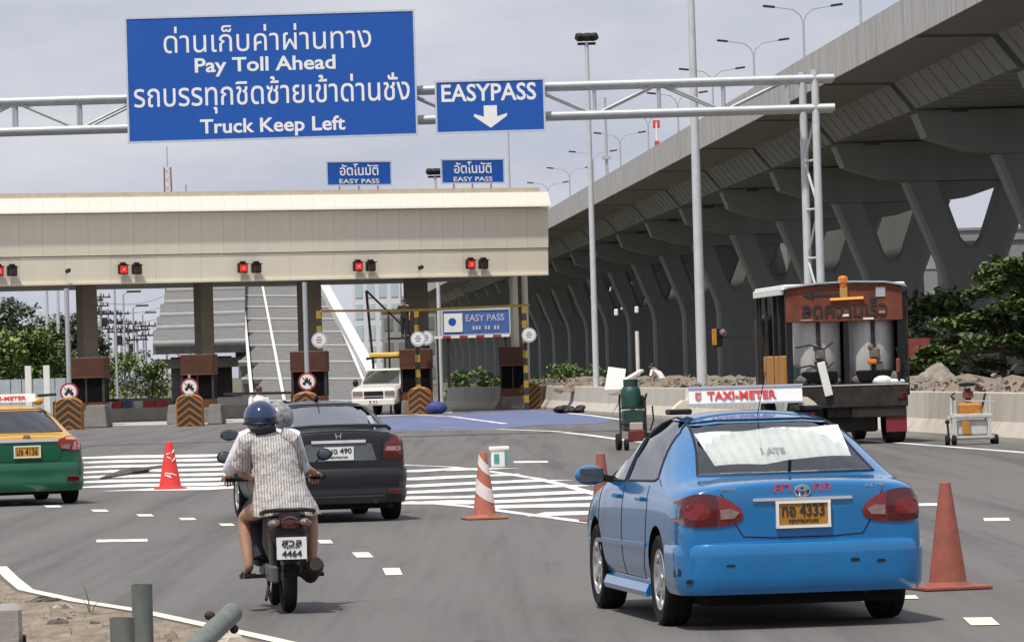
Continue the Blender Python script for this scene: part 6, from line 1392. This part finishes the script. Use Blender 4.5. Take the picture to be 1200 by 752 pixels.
MB().box((.50, .02, 1.72), (.2, .12, .10), bev=.03).build('amber_lamp', amb, tr)
o = MB().box((0, 0, 0), (.17, .05, .72), ry=-.22, bev=.01).build('white_chute', white_p, None, loc=tr.location+Matrix.Rotation(TH, 3, 'Z') @ Vector((-.52, -.12, 1.38)), rz=TH); tag(o, 'white strip hanging over the truck tail below the left tank', 'chute')
m_ = MB(); q = random.Random(6); rag = M('rag_white', (.72, .72, .70), .8, var=.12, scale=10, bump=.6, bscale=18)
m_.ball((0, 0, .07), (.24, .16, .13), 12, 8); m_.ball((.26, .02, .05), (.28, .15, .09), 12, 8); m_.ball((-.1, .03, .12), (.13, .1, .10), 10, 6); o = m_.build('white_bundle', rag, None, True, tr.location+Matrix.Rotation(TH, 3, 'Z') @ Vector((.72, .10, 1.24)), TH); tag(o, 'crumpled white bundle lying on the truck tail at the right tank', 'bundle')
# ================================================================== wheeled machines by the barrier
g = G(743, 527); mc = thing('marking_machine', 'dark green wheeled machine with a gas bottle standing left of the blue taxi', 'machine', g, .12); gm = M('machine_green', (.006, .05, .04), .5, var=.25, scale=5); gmd = M('machine_dark_green', (.015, .045, .035), .6, var=.3, scale=5)
MB().lathe([(.17, .86), (.21, .90), (.215, 1.20), (.19, 1.30), (.13, 1.36), (.10, 1.37)], 18, Matrix.Translation((-.02, .1, 0))).build('gas_bottle', gm, mc, True)
MB().lathe([(.15, 1.32), (.155, 1.33), (.155, 1.49), (.13, 1.49), (.13, 1.33)], 16, Matrix.Translation((-.02, .1, 0))).ball((-.02, .1, 1.42), .05, 8, 6).build('bottle_collar', gmd, mc)
MB().box((.02, .1, .62), (.44, .5, .44), bev=.03).build('hopper', gmd, mc); MB().box((.04, -.17, .50), (.28, .06, .16), bev=.02).build('pale_plate', M('pale_plate', (.42, .37, .30), .6), mc); MB().box((.04, -.17, .30), (.36, .1, .24), bev=.02).build('red_panel', M('machine_red', (.13, .02, .015), .6, var=.3), mc)
for x in (-.30, .24): MB().tube([(x, -.2, .2), (x, -.15, 1.05), (x*1.05, -.32, 1.18)], .022, 8).build('handle', steel_dark, mc, True)
for z in (.55, .88): MB().bar((-.30, -.15, z), (.24, -.15, z), .03).build('handle_brace', steel_dark, mc)
MB().box((.20, .2, 1.0), (.14, .2, .3), bev=.02).build('burner_box', steel_dark, mc); MB().tube([(.34, -.1, .4), (.42, -.1, .62), (.40, -.1, .92)], .018, 6).build('lever', steel_dark, mc)
for x in (-.32, .30):
    m_ = MB(); m_.lathe([(.10, -.05), (.17, -.05), (.18, 0), (.17, .05), (.10, .05)], 18, Matrix.Translation((x, .0, .18)) @ Matrix.Rotation(R(90), 4, 'Y')); m_.build('wheel', rubber, mc, True)
m_ = MB(); m_.lathe([(.06, -.04), (.12, -.04), (.12, .04), (.06, .04)], 14, Matrix.Translation((-.2, -.3, .12)) @ Matrix.Rotation(R(90), 4, 'Y')); m_.build('caster_wheel', rubber, mc, True)
g = G(1139, 520.5); mc = thing('marking_trolley', 'white framed wheeled trolley with an orange engine by the barrier at the right', 'trolley', g, R(3)); fr = M('frame_grey', (.50, .50, .48), .5, var=.15, scale=6)
for z in (.16, .56): 
    for y in (-.25, .3): MB().bar((-.44, y, z), (.40, y, z), .045).build('frame_rail', fr, mc)
for x in (-.36, .34):
    for y in (-.25, .3): MB().bar((x, y, .12), (x, y, .98), .04).build('frame_post', fr, mc)
MB().box((0, .02, .58), (.78, .6, .07), bev=.01).build('tray', fr, mc); MB().box((-.02, 0, .70), (.46, .4, .28), bev=.05).build('engine', M('engine_orange', (.42, .16, .03), .5, var=.3, scale=8), mc, True)
MB().box((0, .02, .34), (.62, .45, .30), bev=.04).build('hopper', fr, mc); MB().box((-.14, -.24, .34), (.16, .05, .26), bev=.01).build('orange_valve', orange_m, mc)
MB().tube([(-.05, 0, .84), (-.05, 0, 1.12)], .06, 8).build('stack', steel_dark, mc); MB().lathe([(.16, 1.17), (.17, 1.19), (.17, 1.23), (.02, 1.26)], 16, Matrix.Translation((-.06, 0, 0))).build('lid', black, mc); MB().box((-.05, 0, 1.0), (.2, .16, .14), bev=.02).build('filter', M('filter_red', (.18, .05, .04), .6), mc)
MB().tube([(.22, .0, .72), (.30, 0, 1.02)], .025, 6).build('lever', steel_dark, mc); MB().bar((-.12, -.1, .88), (.50, -.1, .86), .025).build('handle', fr, mc); MB().tube([(-.36, -.25, .9), (-.44, -.3, .98), (-.36, -.3, 1.05)], .02, 6).build('hose', steel_dark, mc)
MB().box((0, 0, .14), (1.0, .5, .08), bev=.02).build('base_plate', fr, mc)
for x, y in ((-.52, -.2), (-.40, -.3), (.46, -.2), (.46, .25)):
    m_ = MB(); m_.lathe([(.04, -.04), (.095, -.04), (.10, 0), (.095, .04), (.04, .04)], 14, Matrix.Translation((x, y, .10)) @ Matrix.Rotation(R(90), 4, 'Y')); m_.build('wheel', rubber, mc, True)
MB().bar((-.5, -.25, .16), (-.52, -.25, .45), .04).ball((-.52, -.25, .47), .05, 8, 6).build('tiller', steel_dark, mc)
# ================================================================== foreground verge
pvc = M('pipe_green_grey', (.13, .145, .13), .6, var=.2, scale=9, dirt=(.20, .19, .16), stretch=(1, 1, .3))
def vpipe(px, pytop, Y, w, label):
    tp = P(px, pytop, Y); o = MB().lathe([(w/2*.97, -.25), (w/2*.97, tp.z-.02), (w/2, tp.z), (w/2*.86, tp.z), (w/2*.86, -.2)], 22).build('pipe_bollard', pvc, None, True, (tp.x, Y, 0)); tag(o, label, 'pipe')
vpipe(166, 684, 29.5, .135, 'tall upright grey green pipe on the verge at the bottom left')
vpipe(143, 723, 28.6, .155, 'short upright grey green pipe on the verge beside the taller one')
a, b = P(222, 765, 28.8), P(272, 718, 29.8); t = thing('fallen_pipe', 'grey green pipe lying tilted on a stone at the bottom left', 'pipe', a); d = b-a
MB().tube([Vector(), d], .066, 20).build('pipe_wall', pvc, t, True); MB().tube([d*.995, d*1.002], [.056, .056], 18).build('pipe_mouth', dark, t)
MB().ball(d*.97+Vector((.02, -.05, -.09)), (.03, .03, .03), 8, 6).ball(d*.7+Vector((-.06, 0, .06)), (.035, .03, .03), 8, 6).build('clamp_bolt', steel_dark, t)
g = P(14, 757, 29.6); kb = thing('concrete_block', 'weathered hollow concrete block at the bottom left corner', 'concrete block', (g.x+.0, 29.6, 0), .12); H = P(10, 708, 29.6).z
m_ = MB(); m_.box((-.09, 0, H/2-.05), (.32, .5, H+.1), bev=.025, taper=.96); m_.build('block_body', concrete_d, kb, True); MB().box((.075, -.22, H/2-.10), (.02, .26, H*.6), bev=.005).build('block_recess', dark, kb)
rubb = thing('verge_stones', None, None); bpy.data.objects.remove(rubb)
q = random.Random(8); m_ = MB(); cols = [stone, M('stone_pale', (.40, .35, .29), .9, var=.25, scale=9), M('stone_dark', (.10, .085, .07), .9, var=.3, scale=9)]
def on_verge(x, y):
    for (p0, p1) in zip(EL, EL[1:]):
        if p1.y <= y <= p0.y: return x < p0.x+(p1.x-p0.x)*(p0.y-y)/(p0.y-p1.y)-.33
    return False
n = 0
while n < 1100:
    y = q.uniform(28, 43); x = q.uniform(-4.6, -1.2)
    if not on_verge(x, y): continue
    r = q.uniform(.006, .02)*(2.4 if q.random() < .09 else 1); m_.mi = q.choice([0, 0, 1, 1, 2]); m_.X = Matrix.Translation((x, y, -.03+r*.4)) @ Matrix.Rotation(q.uniform(0, 6), 4, Vector((q.random(), q.random(), 1)).normalized()); m_.box((0, 0, 0), (r*2.2, r*1.7, r*1.3), taper=.7); n += 1
m_.X = None; o = m_.build('verge_gravel', cols); o['kind'] = 'stuff'
vs = []; fs = []
for i in range(2600):
    y = q.uniform(28, 42); x = q.uniform(-4.8, -1.4)
    if not on_verge(x, y) or q.random() > .35+.65*math.sin(x*5)*math.sin(y*3): continue
    h = q.uniform(.03, .10); a = q.uniform(0, 6.3); b = len(vs); dx, dy = math.cos(a)*.006, math.sin(a)*.006; l = q.uniform(-.04, .04)
    vs += [(x-dx, y-dy, -.03), (x+dx, y+dy, -.03), (x+l, y+l*.5, -.03+h)]; fs.append((b, b+1, b+2))
o = MB().add(vs, fs).build('dry_grass', M('dry_grass', (.24, .21, .10), .9, var=.3, scale=3)); o['kind'] = 'stuff'
def stone_at(px, py, r, label, mat, flat=.6):
    g = G(px, py, -.03); qq = random.Random(int(px*3)); me = MB().ball((0, 0, r*flat*.5), (r*1.3, r, r*flat), 9, 6).mesh('loose_stone', mat, False)
    for v in me.vertices: v.co += Vector((qq.uniform(-1, 1), qq.uniform(-1, 1), qq.uniform(-1, 1)))*r*.16
    o = link('loose_stone', me, None, g); tag(o, label, 'stone')
stone_at(265, 758, .11, 'pale brown stone under the fallen pipe', cols[1]); stone_at(68, 735, .07, 'dark stone right of the concrete block', cols[2]); stone_at(86, 724, .055, 'grey stone near the upright pipes', stone); stone_at(52, 708, .12, 'flat dark lump by the edge line above the concrete block', cols[2], .35)
g = G(106, 722, -.03); t = thing('grass_blade', 'single tall green grass stalk beside the upright pipes', 'grass stalk', g); MB().tube([(0, 0, 0), (-.01, 0, .12), (-.035, 0, .21), (-.05, 0, .24)], [.005, .005, .004, .002], 5).build('stalk', lf_mid, t)
for k, (x, z, rr) in enumerate([(-.02, .02, .5), (.03, .0, -.4)]): MB().tube([(0, 0, 0), (x, 0, .08), (x*2.6, 0, .13)], [.004, .004, .001], 4).build('leaf', lf_light, t)
